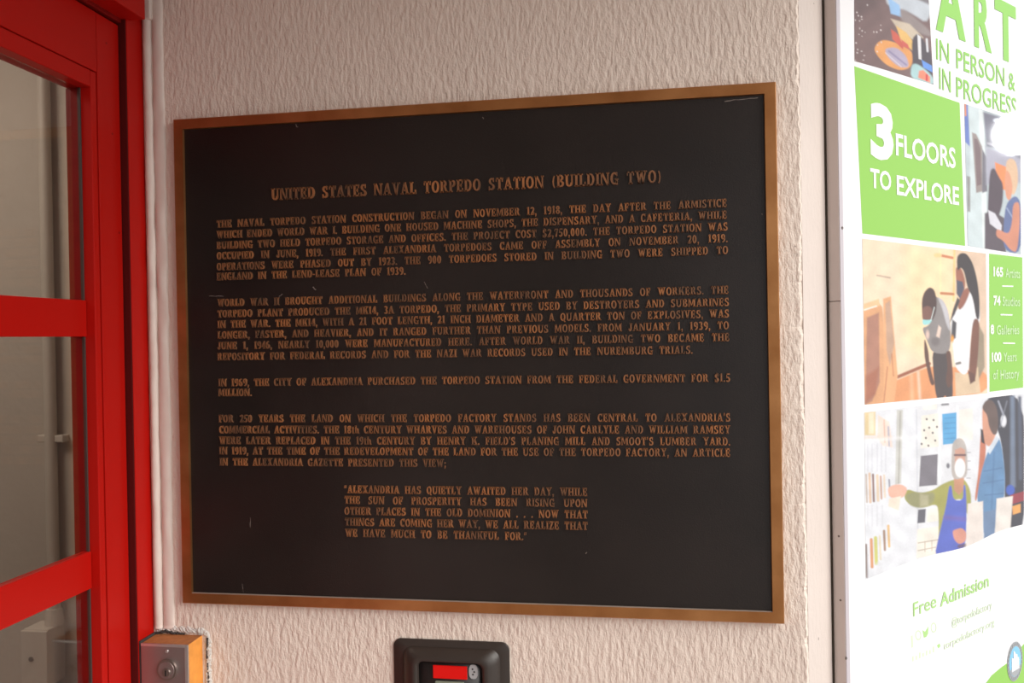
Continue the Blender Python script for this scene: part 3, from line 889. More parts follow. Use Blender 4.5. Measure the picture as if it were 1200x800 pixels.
def photo(name, top, bot, shapes, nx, ny, off=.0183, haze=.06, grad=None, seed=1):
    """top/bot: polylines in photograph pixels. shapes: (kind, data, rgb, feather[, alpha])"""
    top, bot = np.array(top, float), np.array(bot, float)
    u = np.linspace(0, 1, nx)
    def samp(pl):
        L = np.r_[0, np.cumsum(np.hypot(*np.diff(pl, axis=0).T))]; L /= L[-1]
        return np.stack([np.interp(u, L, pl[:, 0]), np.interp(u, L, pl[:, 1])], -1)
    A, B = samp(top), samp(bot)
    w = np.linspace(0, 1, ny)[:, None, None]
    PX = A[None] * (1 - w) + B[None] * w
    X, Y = PX[..., 0], PX[..., 1]
    col = np.zeros((*X.shape, 3)) + lin(shapes[0])
    if grad is not None:
        g0, g1, dirx, diry = grad
        tt = np.clip(((X - X.min()) / (np.ptp(X)) * dirx + (Y - Y.min()) / np.ptp(Y) * diry), 0, 1)[..., None]
        col = lin(g0) * (1 - tt) + lin(g1) * tt
    rg = np.random.default_rng(seed)
    for sh in shapes[1:]:
        k, data, rgb, fe = sh[:4]; al = sh[4] if len(sh) > 4 else 1.0
        if k == 'p': d = sd_poly(X, Y, soften(data))
        elif k == 'e':
            cx, cy, rx, ry_ = data; d = (np.hypot((X - cx) / rx, (Y - cy) / ry_) - 1) * min(rx, ry_)
        elif k == 'l':
            x0, y0, x1, y1, wd = data
            e = np.array([x1 - x0, y1 - y0]); t = np.clip(((X - x0) * e[0] + (Y - y0) * e[1]) / (e @ e), 0, 1)
            d = np.hypot(X - x0 - t * e[0], Y - y0 - t * e[1]) - wd / 2
        a_ = np.clip(.5 - d / (fe * 1.35), 0, 1); a_ = (a_ * a_ * (3 - 2 * a_))[..., None] * al
        col = col * (1 - a_) + lin(rgb) * a_
    nz = rg.normal(0, 1, col.shape[:2]); nz = (nz + np.roll(nz, 1, 0) + np.roll(nz, 1, 1) + np.roll(nz, (1, 1), (0, 1))) / 4
    sm = sum(np.sin(X * rg.uniform(.04, .35) + Y * rg.uniform(-.3, .3) + rg.uniform(0, 6)) for _ in range(10)) / 10
    col = col * (1 + nz[..., None] * .03 + sm[..., None] * .16)
    col = np.clip((col * (1 - haze) + .8 * haze) * .86, 0, 1)
    # onto the sheet
    q = np.stack([(X - 600) / F_PX, (Y - 400) / F_PX], -1)
    dr = W_ + q[..., 0:1] * R_ - q[..., 1:2] * U_
    d_ = NV_ @ P0 + off
    t = (d_ - CAM @ NV_) / (dr @ NV_)
    P = CAM + dr * t[..., None]
    loc = P.reshape(-1, 3).mean(0)
    me = bpy.data.meshes.new(name)
    idx = np.arange(nx * ny).reshape(ny, nx)
    F = np.stack([idx[:-1, :-1], idx[1:, :-1], idx[1:, 1:], idx[:-1, 1:]], -1).reshape(-1, 4)
    me.from_pydata((P.reshape(-1, 3) - loc).tolist(), [], F.tolist())
    at_ = me.color_attributes.new('ink', 'FLOAT_COLOR', 'POINT')
    at_.data.foreach_set('color', np.concatenate([col.reshape(-1, 3), np.ones((nx * ny, 1))], 1).astype(np.float32).ravel())
    me.materials.append(M['ink']); me.update()
    o = bpy.data.objects.new(name, me); C.objects.link(o)
    o.parent = post; o.location = loc - ORG[post.name]; ORG[o.name] = loc
    return o


P = 'p'
ph = photo('photo_print', [(1001, -25), (1087, -25)], [(1001.5, 71.5), (1030, 79.5), (1094, 99)], [
    (118, 92, 92),
    (P, [(1036, -25), (1092, -25), (1090, 30), (1066, 14), (1046, 8), (1038, 4)], (196, 204, 214), 3),
    (P, [(1060, -25), (1090, -25), (1090, 6), (1068, -4)], (90, 75, 80), 3, .8),
    (P, [(1040, -4), (1054, 6), (1057, 20), (1044, 16)], (150, 192, 236), 2),
    (P, [(1056, 8), (1074, 22), (1090, 36), (1092, 44), (1070, 36), (1054, 22)], (150, 140, 140), 3, .8),
    (P, [(1044, 22), (1066, 28), (1082, 44), (1074, 50), (1052, 34)], (205, 190, 170), 2),
    (P, [(1024, 58), (1028, 50), (1036, 46), (1056, 52), (1071, 62), (1068, 79), (1055, 83), (1040, 77), (1030, 68)], (228, 158, 88), 1.5),
    (P, [(1036, 57), (1050, 55), (1062, 65), (1066, 79), (1054, 79), (1041, 68)], (176, 166, 192), 2),
    ('l', (1042, 60, 1062, 76, 2), (110, 100, 150), 1.5, .6), ('l', (1038, 62, 1056, 78, 1.2), (225, 215, 225), 1.5, .7),
    (P, [(1044, 34), (1050, 38), (1060, 50), (1058, 58), (1046, 46)], (205, 88, 70), 1.5),
    (P, [(1050, 30), (1062, 38), (1074, 54), (1070, 60), (1056, 48)], (232, 188, 110), 1.5),
    (P, [(1056, 46), (1064, 52), (1066, 58), (1058, 54)], (210, 90, 80), 1.5),
    (P, [(1068, 46), (1076, 38), (1084, 50), (1092, 62), (1093, 92), (1080, 86), (1070, 80)], (70, 62, 74), 2),
    (P, [(1075, 40), (1079, 43), (1080, 70), (1076.5, 69)], (225, 225, 230), 1),
    ('l', (1086, 46, 1087, 60, 2.4), (220, 222, 230), 1.2),
    (P, [(1080, 70), (1092, 77), (1093, 85), (1082, 79)], (96, 150, 232), 1.2),
    (P, [(1068, 76), (1074, 74), (1088, 84), (1094, 92), (1094, 100), (1067, 92)], (168, 206, 210), 2),
    (P, [(1077, 83), (1082, 82), (1090, 90), (1090, 97), (1076, 91)], (232, 138, 110), 1.5),
    ('l', (1086, 88, 1086, 94, 2.4), (205, 50, 60), 1),
    (P, [(1001, -25), (1034, -25), (1030, 10), (1010, 20), (1001, 30)], (88, 68, 72), 12, .5),
] + [('e', (1002 + random.random() ** 1.3 * 32, 4 + random.random() * 70, random.uniform(.4, .9), random.uniform(.4, .9)), (225, 215, 215), 1) for i in range(26)], 110, 150, seed=1)
tag(ph, label='small print of a workbench with bottles and orange packets')

ph = photo('photo_print', [(1130, 121.5), (1196, 143)], [(1134, 288), (1196.5, 298)], [
    (188, 202, 208),
    (P, [(1129, 120), (1134, 122), (1137, 172), (1131, 166)], (98, 122, 196), 1.5),
    ('l', (1131, 121, 1131.5, 135, 2), (225, 140, 90), 1.2),
    (P, [(1135, 122), (1150, 128), (1156, 294), (1134, 290), (1137, 176)], (206, 220, 224), 2),
    (P, [(1147, 128), (1153, 130), (1158, 294), (1152, 294)], (225, 234, 236), 1.5),
    (P, [(1139, 155), (1144, 157), (1151, 172), (1152, 224), (1144, 226)], (150, 138, 136), 1.5),
    (P, [(1141.5, 162), (1145, 163), (1149, 174), (1150, 216), (1145, 218)], (120, 100, 104), 1.2),
    (P, [(1151, 174), (1156, 184), (1157, 224), (1151, 226)], (112, 110, 122), 1.5),
    (P, [(1133, 206), (1137, 207), (1137, 248), (1134, 248)], (128, 120, 118), 1.5, .8),
    (P, [(1152, 131), (1197, 144), (1197, 190), (1180, 176), (1156, 172)], (112, 112, 130), 3),
    ('e', (1168, 141, 4, 2.4), (215, 225, 240), 1.5), ('e', (1172, 160, 5, 2.2), (180, 190, 205), 2), ('l', (1158, 168, 1196, 180, 2), (190, 190, 205), 2),
    (P, [(1155, 172), (1197, 186), (1197, 214), (1156, 216)], (172, 172, 190), 4),
    (P, [(1166, 190), (1183, 197), (1183, 224), (1168, 220)], (238, 142, 84), 1.5),
    (P, [(1160, 200), (1165, 196), (1170, 206), (1176, 216), (1175, 240), (1168, 260), (1157, 272), (1158, 230)], (74, 58, 72), 2),
    (P, [(1154, 250), (1162, 246), (1178, 256), (1179, 296), (1154, 292)], (84, 72, 84), 2),
    (P, [(1158, 246), (1166, 250), (1174, 264), (1173, 272), (1160, 262)], (218, 218, 228), 1.5),
    (P, [(1178, 190), (1184, 185), (1190, 188), (1193, 200), (1193, 216), (1188, 230), (1181, 222)], (222, 186, 152), 1.5),
    (P, [(1179, 198), (1184, 204), (1187, 220), (1184, 236), (1179, 232), (1177, 214)], (218, 150, 118), 1.5),
    (P, [(1179, 238), (1190, 228), (1197, 238), (1197, 298), (1176, 294), (1176, 262)], (88, 106, 156), 1.5),
    ('l', (1180, 244, 1190, 260, 1.5), (170, 185, 220), 1.5, .7), ('l', (1188, 240, 1192, 270, 1.2), (50, 60, 100), 1.2, .6),
    (P, [(1187, 238), (1195, 236), (1195, 264), (1192, 296), (1184, 293), (1176, 282), (1167, 277), (1168, 267), (1182, 275), (1186, 262)], (208, 136, 108), 1.5),
], 80, 190, seed=2)
tag(ph, label='print of a blond person in a blue dress among paintings')

ph = photo('photo_print', [(1010.5, 279.5), (1155.5, 297)], [(1013.5, 474), (1157, 460.5)], [
    (246, 220, 192),
    (P, [(1118, 290), (1158, 290), (1158, 440), (1120, 430)], (224, 196, 172), 6),
    (P, [(1060, 285), (1120, 290), (1120, 400), (1080, 420), (1060, 400)], (252, 222, 176), 24, .8),
    (P, [(1050, 446), (1090, 428), (1120, 430), (1158, 434), (1158, 464), (1013, 478), (1020, 455)], (230, 156, 104), 2),
    ('l', (1052, 441.5, 1089, 426, 4), (160, 92, 64), 1.5),
    ('l', (1068, 440, 1069, 470, 4), (245, 190, 150), 4, .7), ('l', (1076, 436, 1078, 466, 3), (252, 215, 195), 3, .7),
    (P, [(1012, 359), (1029, 353.5), (1034, 360), (1044, 470), (1012, 476)], (224, 166, 120), 1.5),
    (P, [(1012, 356), (1030, 350), (1031, 358), (1012, 364)], (240, 196, 150), 1.5),
    ('l', (1013, 363, 1027, 358.5, 1.6), (250, 235, 225), 1.2),
    (P, [(1016, 372), (1030, 366), (1031, 448), (1022, 470), (1014, 474)], (178, 126, 106), 2),
    (P, [(1015, 440), (1030, 430), (1026, 462), (1014, 472)], (168, 100, 74), 4, .8),
    (P, [(1035, 350), (1044, 347), (1052, 440), (1048, 472), (1036, 474)], (232, 174, 126), 1.5),
    (P, [(1037.5, 356), (1043, 352), (1048, 402), (1043, 428), (1039, 410)], (196, 160, 136), 2),
    ('l', (1040, 430, 1036, 470, 1.2), (170, 100, 70), 1.5, .7), ('l', (1045, 415, 1047, 440, 1.5), (190, 120, 80), 1.5, .7),
    ('l', (1028, 322.6, 1043, 325.4, 1.8), (158, 140, 126), 1.5, .7),
    ('l', (1102, 294, 1102, 350, 2), (255, 230, 180), 1.5), ('l', (1118.5, 290, 1117.5, 352, 2.6), (250, 206, 140), 1.5),
    ('l', (1104, 299.5, 1116, 302, 3.2), (206, 130, 88), 1.2), ('l', (1103, 343.5, 1117, 344.5, 3.2), (196, 128, 84), 1.2),
    ('l', (1097, 299, 1101, 299, 5), (250, 212, 150), 2),
    (P, [(1147, 380), (1153, 392), (1154, 430), (1146, 446), (1143, 420)], (156, 140, 118), 2),
    # woman in white shirt
    (P, [(1119, 436), (1136, 438), (1146, 430), (1149, 460), (1120, 464)], (220, 194, 162), 1.5),
    (P, [(1123, 362), (1134, 345), (1140, 339), (1147, 352), (1149, 374), (1145, 382), (1140, 380), (1137, 400), (1136, 434), (1129, 440), (1119, 430), (1116, 400), (1113, 380), (1117, 366)], (240, 240, 244), 1.5),
    (P, [(1127, 342), (1134, 336), (1137, 342), (1130, 358), (1124, 364), (1122, 356)], (150, 92, 74), 1.5),
    (P, [(1120, 312), (1127, 314), (1132, 332), (1128, 346), (1122, 338), (1120, 324)], (160, 98, 76), 1.5),
    (P, [(1121, 301), (1126, 296), (1133, 297), (1140, 308), (1145, 326), (1148, 350), (1148, 374), (1144, 374), (1140, 348), (1134, 338), (1130, 318), (1126, 313), (1122, 318)], (50, 42, 46), 1.5),
    (P, [(1121, 328), (1128, 330), (1130, 338), (1125, 350), (1121, 344)], (76, 76, 96), 1.5),
    (P, [(1122, 348), (1125, 352), (1119, 368), (1113, 378), (1117, 362)], (62, 54, 58), 1.5),
    (P, [(1116, 374), (1121, 378), (1120, 396), (1114, 400)], (70, 68, 74), 2), ('e', (1116, 397, 1.8, 4), (235, 160, 60), 2),
    (P, [(1140, 373), (1148, 374), (1147, 404), (1144, 440), (1141, 448), (1135, 440), (1137, 410)], (122, 76, 60), 1.5),
    (P, [(1134, 434), (1142, 438), (1143, 446), (1137, 450)], (100, 62, 52), 1.5),
    ('l', (1121, 426, 1125, 425, 3), (130, 125, 120), 1.2),
    # man leaning over
    (P, [(1092, 408), (1113, 412), (1116, 440), (1117, 467), (1110, 470), (1108, 462), (1103, 470), (1097, 466), (1094, 440)], (72, 62, 64), 1.5),
    (P, [(1094, 346), (1102, 350), (1110, 360), (1114, 384), (1114, 408), (1108, 415), (1092, 413), (1086, 398), (1080, 384), (1088, 382), (1094, 370)], (140, 134, 134), 1.5),
    (P, [(1098, 347), (1106, 352), (1112, 366), (1114, 390), (1109, 380), (1104, 360)], (196, 194, 200), 2),
    ('e', (1087, 392, 2, 5), (226, 196, 184), 2), (P, [(1100, 381), (1103, 384), (1101, 396), (1097, 394)], (232, 206, 192), 1.5), ('e', (1096, 400, 5, 5), (100, 90, 92), 4, .6),
    (P, [(1083, 394), (1088, 410), (1089, 424), (1093, 442), (1096, 450), (1091, 452), (1087, 436), (1083, 416)], (98, 66, 56), 1.5),
    (P, [(1108, 412), (1114, 410), (1116, 428), (1117, 448), (1111, 456), (1108, 444), (1111, 430)], (98, 64, 54), 1.5),
    (P, [(1080, 352), (1083, 342), (1089, 336), (1095, 339), (1098, 352), (1097, 366), (1092, 377), (1084, 380), (1081, 372)], (74, 50, 48), 1.5),
    (P, [(1081, 360), (1088, 358), (1093, 362), (1091, 374), (1085, 379), (1081, 374)], (126, 84, 74), 2),
    (P, [(1081, 374), (1086, 375), (1093, 374), (1089, 380), (1083, 381), (1081, 379)], (160, 222, 224), 1.2), ('l', (1091, 375, 1095, 360, .9), (225, 235, 235), 1),
], 160, 210, seed=3)
tag(ph, label='print of two masked visitors in a gallery')

sh4 = [
    (228, 231, 238),
    (P, [(1072, 476), (1148, 468), (1146, 650), (1072, 660)], (226, 228, 234), 3),
    ('l', (1074, 480, 1076, 660, 1.2), (204, 208, 218), 1.5), ('l', (1101, 478, 1101, 566, 3), (240, 242, 246), 1.5), ('l', (1122, 476, 1121, 520, 2.5), (242, 244, 248), 1.5),
    (P, [(1013, 483), (1026, 482), (1026, 510), (1013, 510)], (228, 206, 160), 2), (P, [(1018, 484), (1024, 483), (1024, 508), (1018, 508)], (240, 228, 200), 1.5),
    (P, [(1029, 486), (1042, 494), (1046, 524), (1034, 522), (1028, 512)], (242, 220, 208), 2), ('l', (1041, 500, 1042, 522, 2), (180, 180, 196), 1.5), ('l', (1036, 492, 1037, 518, 1.2), (220, 180, 160), 1.5),
    ('l', (1013, 513, 1044, 512, 3), (236, 208, 190), 2.5, .6),
] + [('l', (x, 520, x, 552, 1.2), (208, 210, 220), 1.5, .8) for x in (1017, 1022, 1028, 1033, 1038)] + \
    [('l', (x, y0, x + 1, y1, w_), c, 1.2) for x, y0, y1, w_, c in ((1015, 556, 588, 2, (190, 175, 165)), (1019, 555, 588, 3, (220, 190, 165)), (1023, 556, 587, 2.5, (140, 110, 105)), (1028, 557, 586, 3.2, (226, 205, 180)), (1032, 558, 584, 2, (196, 150, 128)), (1036, 557, 582, 2.6, (228, 212, 196)), (1042, 562, 580, 2, (150, 150, 165)))] + \
    [('l', (x, 592, x, 616, 1.2), (210, 212, 220), 1.5, .8) for x in (1017, 1022, 1028, 1034)] + \
    [('l', (x, y0, x + 1, y1, w_), c, 1.2) for x, y0, y1, w_, c in ((1015, 638, 676, 2.2, (130, 110, 100)), (1021, 632, 664, 3.4, (214, 150, 106)), (1026, 630, 660, 4, (206, 206, 116)), (1031, 628, 655, 2.2, (226, 214, 190)), (1036, 622, 644, 2.8, (160, 130, 110)), (1041, 616, 640, 3, (222, 184, 130)))] + [
    ('l', (1017, 650, 1017, 676, 1), (200, 200, 210), 1.5), ('l', (1030, 662, 1031, 672, 8), (214, 216, 222), 3, .6),
    (P, [(1051, 480), (1058, 480), (1056, 566), (1049, 568)], (204, 204, 200), 1.5), ('l', (1055, 482, 1053, 566, 1.4), (160, 158, 150), 1.2, .8),
    ('l', (1014, 516, 1100, 510, 4), (246, 246, 250), 4, .5),
    (P, [(1080, 487), (1100, 484), (1100, 523), (1079, 525)], (240, 234, 224), 1.2),
] + [('e', (x, y, 1.1, 1.3), (90, 86, 90), 1) for x, y in ((1086, 491), (1094, 492), (1083, 504), (1089, 501), (1098, 500), (1093, 507), (1085, 513), (1096, 516), (1088, 522), (1080, 520))] + [
    (P, [(1104, 485), (1121, 483), (1121, 519), (1105, 521)], (86, 166, 218), 1.2),
] + [('l', (1107, y, 1119, y - 1, .9), (60, 130, 190), 1, .7) for y in (490, 496, 502, 508, 514)] + [
    ('l', (1104, 474, 1111, 473.5, 2.4), (130, 130, 136), 1.2),
    (P, [(1124, 480), (1140, 478), (1140, 515), (1124, 517)], (240, 234, 228), 1.5), (P, [(1082, 474), (1098, 473), (1098, 479), (1082, 480)], (242, 238, 232), 1.2),
    (P, [(1079, 534), (1099, 532), (1098, 568), (1077, 570)], (120, 116, 126), 1.2),
    (P, [(1076, 597), (1085, 596), (1084, 612), (1075, 613)], (92, 92, 104), 1.2), (P, [(1087, 596), (1100, 594), (1100, 610), (1086, 612)], (240, 236, 226), 1.2),
    ('e', (1111, 545.5, 2, 3), (120, 120, 130), 1.2),
    (P, [(1075, 620), (1104, 616), (1102, 648), (1074, 654)], (238, 232, 222), 1.5), ('l', (1076, 636, 1100, 632, 1), (180, 165, 150), 1), ('l', (1076, 645, 1096, 641, 1), (180, 165, 150), 1), ('l', (1084, 634, 1084, 646, 1), (190, 178, 160), 1), ('l', (1092, 633, 1092, 645, 1), (190, 178, 160), 1),
    ('l', (1133, 530, 1137, 530, 1.2), (180, 180, 186), 1), ('l', (1133, 540, 1137, 540, 1.2), (180, 180, 186), 1), ('l', (1133, 550, 1137, 550, 1.2), (180, 180, 186), 1), ('l', (1133, 560, 1137, 560, 1.2), (180, 180, 186), 1),
    # dark room and press at the right
    (P, [(1148, 466), (1202, 458), (1202, 626), (1176, 630), (1178, 560), (1172, 505)], (52, 52, 66), 1.5),
    (P, [(1184, 464), (1189, 463), (1190, 570), (1184, 574)], (108, 122, 146), 3), ('e', (1176, 493, 3.4, 7), (222, 224, 232), 1.5), ('l', (1170, 470, 1176, 486, 2), (160, 164, 180), 1.5), ('l', (1180, 470, 1172, 500, 1.4), (130, 134, 150), 1.5, .7),
    ('l', (1195, 466, 1196, 560, 4), (76, 84, 106), 3), ('e', (1184, 574, 5, 6), (56, 92, 190), 2),
    (P, [(1184, 580), (1201, 575), (1201, 586), (1185, 591)], (150, 44, 62), 1.2), (P, [(1186, 593), (1196, 590), (1196, 600), (1187, 603)], (226, 160, 84), 1.2),
    # man in blue coat
    (P, [(1149, 505), (1154, 500), (1156, 530), (1150, 562), (1144, 588), (1142, 584), (1147, 550)], (196, 118, 90), 1.5),
    (P, [(1151, 474), (1158, 474), (1166, 496), (1168, 508), (1160, 524), (1154, 520), (1151, 500)], (212, 152, 126), 1.5),
    (P, [(1151, 476), (1155, 469), (1162, 468), (1168, 476), (1170, 492), (1169, 508), (1164, 510), (1159, 500), (1157, 486), (1152, 480)], (98, 78, 74), 1.5),
    (P, [(1149, 502), (1152, 504), (1154, 520), (1150, 518)], (46, 40, 48), 1.2),
    (P, [(1156, 532), (1163, 520), (1170, 511), (1174, 522), (1178, 556), (1177, 586), (1168, 592), (1167, 622), (1152, 630), (1152, 592), (1144, 588), (1149, 556)], (92, 136, 180), 1.5),
    (P, [(1157, 528), (1168, 510), (1171, 514), (1160, 532)], (206, 216, 228), 1.5),
    ('l', (1153, 552, 1174, 548, 1), (64, 100, 146), 1.5, .7), ('l', (1152, 566, 1176, 562, 1), (64, 100, 146), 1.5, .7), ('l', (1154, 580, 1176, 578, 1), (64, 100, 146), 1.5, .7), ('l', (1165, 530, 1162, 600, 2), (64, 104, 150), 2, .5),
    (P, [(1153, 600), (1167, 596), (1166, 628), (1153, 632)], (104, 130, 166), 2),
    # woman in apron
    (P, [(1104, 567), (1116, 562), (1130, 560), (1138, 575), (1138, 602), (1132, 602), (1128, 584), (1116, 586), (1110, 604), (1104, 644), (1100, 642), (1100, 602), (1098, 590), (1082, 595), (1068, 593), (1059, 584), (1062, 572), (1078, 578), (1094, 574)], (162, 160, 82), 1.5),
    (P, [(1060, 580), (1070, 576), (1085, 578), (1096, 576), (1094, 590), (1078, 596), (1066, 592)], (142, 142, 108), 3, .8), (P, [(1078, 578), (1088, 580), (1088, 592), (1078, 594)], (186, 180, 150), 3, .7),
    (P, [(1118, 556), (1130, 556), (1129, 574), (1124, 580), (1118, 574)], (196, 142, 112), 1.5),
    (P, [(1116, 520), (1120, 514), (1127, 513), (1132, 520), (1134, 540), (1133, 558), (1128, 560), (1119, 562), (1115, 556), (1115, 538)], (184, 176, 172), 1.5),
    (P, [(1119, 527), (1126, 524), (1131, 527), (1131, 548), (1119, 548)], (206, 158, 140), 1.5), ('l', (1119, 533, 1131, 533, 2.4), (116, 88, 90), 1.2),
    ('e', (1125, 548, 6.2, 11), (244, 244, 246), 1.5),
    (P, [(1112, 570), (1115, 568), (1117, 586), (1129, 586), (1129, 568), (1131.5, 568), (1133, 600), (1131, 650), (1094, 656), (1101, 624), (1109, 592)], (82, 100, 196), 1.5),
    ('l', (1108, 606, 1130, 608, 5), (112, 92, 168), 4, .7),
    (P, [(1116, 622), (1120, 620), (1127, 618), (1133, 624), (1132, 634), (1124, 638), (1118, 632)], (212, 146, 128), 1.5), ('l', (1124, 640, 1134, 638, 4), (96, 66, 78), 2, .8),
    (P, [(1040, 572), (1046, 568), (1056, 567), (1064, 572), (1060, 582), (1050, 585), (1042, 582)], (232, 180, 160), 1.5),
    (P, [(1042, 584), (1056, 581), (1053, 598), (1041, 593)], (240, 224, 208), 1.2),
    (P, [(1134, 590), (1152, 587), (1152, 634), (1132, 642)], (230, 220, 214), 1.5), (P, [(1168, 584), (1187, 581), (1184, 620), (1166, 626)], (232, 224, 218), 1.5),
]
ph = photo('photo_print', [(1012.8, 483), (1060, 477.5), (1120, 470.5), (1200, 461)], [(1014.5, 679), (1032, 672), (1050, 664.5), (1072, 656), (1096, 649), (1115, 645), (1131, 641), (1147, 634), (1164, 625), (1180, 619), (1200, 614)], sh4, 200, 210, seed=4)
tag(ph, label='wide print of a masked person in an apron pointing beside a visitor in a blue coat')


def panel(name, pts, mat, off=.0182, parent=post, th=.0004):
    """flat printed patch with the thickness of vinyl"""
    P = [poster(px, py) for px, py in pts]
    n = len(P)
    v = [pw(s_, off, z_) for s_, z_ in P] + [pw(s_, off - th, z_) for s_, z_ in P]
    f = [tuple(range(n))] + [(i, n + i, n + (i + 1) % n, (i + 1) % n) for i in range(n)]
    return mesh_obj(name, v, f, mat, parent)


gp1 = panel('green_panel', [(1001, 77.5), (1001, 77.5), (1124.5, 120.5), (1131, 288), (1010.5, 273.5)][1:], M['green'])
gp2 = panel('green_panel', [(1159, 297), (1198, 301.5), (1199, 454), (1159.5, 459)], M['green'])
hill = [(1150, 806), (1156, 799), (1162, 791), (1168, 786), (1174, 781), (1180, 777), (1186, 771), (1192, 763), (1200, 754), (1212, 744), (1212, 850), (1150, 850)]
panel('green_wave', hill, M['green'])


def lettering(text, p0, p1, h0, h1, mat, parent, bold=0.0, off=.0187, name='lettering', desc=False):
    """text with its baseline from p0 to p1 (photograph px); h0,h1 = y of the cap top at either end"""
    s0, z0 = poster(*p0); s1, z1 = poster(*p1)
    _, t0 = poster(p0[0], h0); _, t1 = poster(p1[0], h1)
    zb, zt = (z0 + z1) / 2, (t0 + t1) / 2
    cu = bpy.data.curves.new(name, 'FONT')
    cu.body = text; cu.size = 1; cu.offset = bold; cu.resolution_u = 3
    tmp = bpy.data.objects.new('tmp', cu)
    C.objects.link(tmp)
    bpy.context.view_layer.update()
    me = bpy.data.meshes.new_from_object(tmp.evaluated_get(bpy.context.evaluated_depsgraph_get()))
    bpy.data.objects.remove(tmp)
    n = len(me.vertices); co = np.zeros(n * 3); me.vertices.foreach_get('co', co); co = co.reshape(-1, 3)
    x0, x1 = co[:, 0].min(), co[:, 0].max()
    capt, capb = .729 + bold, -bold
    X = s0 + (co[:, 0] - x0) / (x1 - x0) * (s1 - s0)
    Zv = zb + (co[:, 1] - capb) / (capt - capb) * (zt - zb)
    fs = [tuple(p.vertices) for p in me.polygons]
    bpy.data.meshes.remove(me)
    v = np.array([pw(a, off, b__) for a, b__ in zip(X, Zv)])
    return mesh_obj(name, v, fs, mat, parent)


lettering('A', (1096.5, 35), (1131.5, 49), -46, -36, M['green_type'], post, .035)
lettering('R', (1141.5, 53), (1162, 64), -18, -10, M['green_type'], post, .035)
lettering('T', (1166, 67), (1191, 76), -6, 3, M['green_type'], post, .035)
def words(items, p0, p1, h0, h1, mat, par, bold):
    """words of one line, each given its own span along the line from p0 to p1"""
    f = lambda x, a, b__: a + (b__ - a) * (x - p0[0]) / (p1[0] - p0[0])
    for w_, xa, xb in items:
        lettering(w_, (xa, f(xa, p0[1], p1[1])), (xb, f(xb, p0[1], p1[1])), f(xa, h0, h1), f(xb, h0, h1), mat, par, bold)
words((('IN', 1097, 1112), ('PERSON', 1120.5, 1177), ('&', 1181.5, 1189.5)), (1097, 69), (1189.5, 107.5), 43, 86, M['green_type'], post, .006)
words((('IN', 1100.5, 1114), ('PROGRESS', 1120.5, 1191)), (1101, 104), (1191, 138.5), 77, 117, M['green_type'], post, .006)
lettering('3', (1020, 184), (1047, 190.5), 114, 124, M['faint_white'], gp1, .045)
lettering('FLOORS', (1049.5, 181.5), (1119.5, 198), 154, 173, M['faint_white'], gp1, .022)
words((('TO', 1019.5, 1044), ('EXPLORE', 1050.5, 1123.5)), (1019.5, 219), (1123.5, 242.5), 195, 219.5, M['faint_white'], gp1, .022)
for y, a_, b2 in ((323.5, '165', 'Artists'), (357.5, '74', 'Studios'), (391.5, '8', 'Galleries'), (424, '100', 'Years')):
    sl = (y - 400) * -.0011
    xs_ = {'165': (1164, 1175, 1178, 1195), '74': (1164, 1172, 1174.5, 1195), '8': (1160.5, 1164.5, 1167.5, 1194), '100': (1162, 1173, 1175.5, 1191)}[a_]
    yy = lambda x: y + (x - 1163) * (400 - y) * .0011
    lettering(a_, (xs_[0], yy(xs_[0])), (xs_[1], yy(xs_[1])), yy(xs_[0]) - 12, yy(xs_[1]) - 12, M['faint_white'], gp2, .035)
    lettering(b2, (xs_[2], yy(xs_[2])), (xs_[3], yy(xs_[3])), yy(xs_[2]) - 11.5, yy(xs_[3]) - 11.5, M['dim_white'], gp2, .01)
words((('of', 1163.5, 1169), ('History', 1172, 1194)), (1163.5, 444.5), (1194, 443), 432.5, 431.5, M['dim_white'], gp2, .01)
for x0, x1, y in ((1174, 1187, 335), (1172, 1186, 368.5), (1175, 1189, 401.8)):
    dsh = panel('dash', [(x0, y - .7), (x1, y - .3), (x1, y + 1.2), (x0, y + .8)], M['faint_white'], off=.0187, parent=gp2, th=.0002)
lettering('Free', (1070, 723), (1097, 710), 705, 694, M['mid_type'], post, .004)
lettering('Admission', (1101.5, 709.5), (1158.5, 688), 690.5, 674, M['mid_type'], post, .02)
lettering('@torpedofactory', (1115, 733), (1162, 713), 723, 703.5, M['pale_type'], post, .0)
lettering('torpedofactory.org', (1105.5, 759), (1165, 734), 749.5, 725.5, M['pale_type'], post, .0)
for k, (x_, h_) in enumerate(((1069, 6), (1073, 5), (1077, 7), (1081, 4.5), (1085, 5.5), (1089, 4.5), (1093, 7))):   # word faded beyond reading
    y_ = 775 - (x_ - 1069) * .44
    panel('faded_mark', [(x_, y_ - h_), (x_ + 1.6, y_ - h_ - .7), (x_ + 1.6, y_ - .7), (x_, y_)], M['pale_type'])
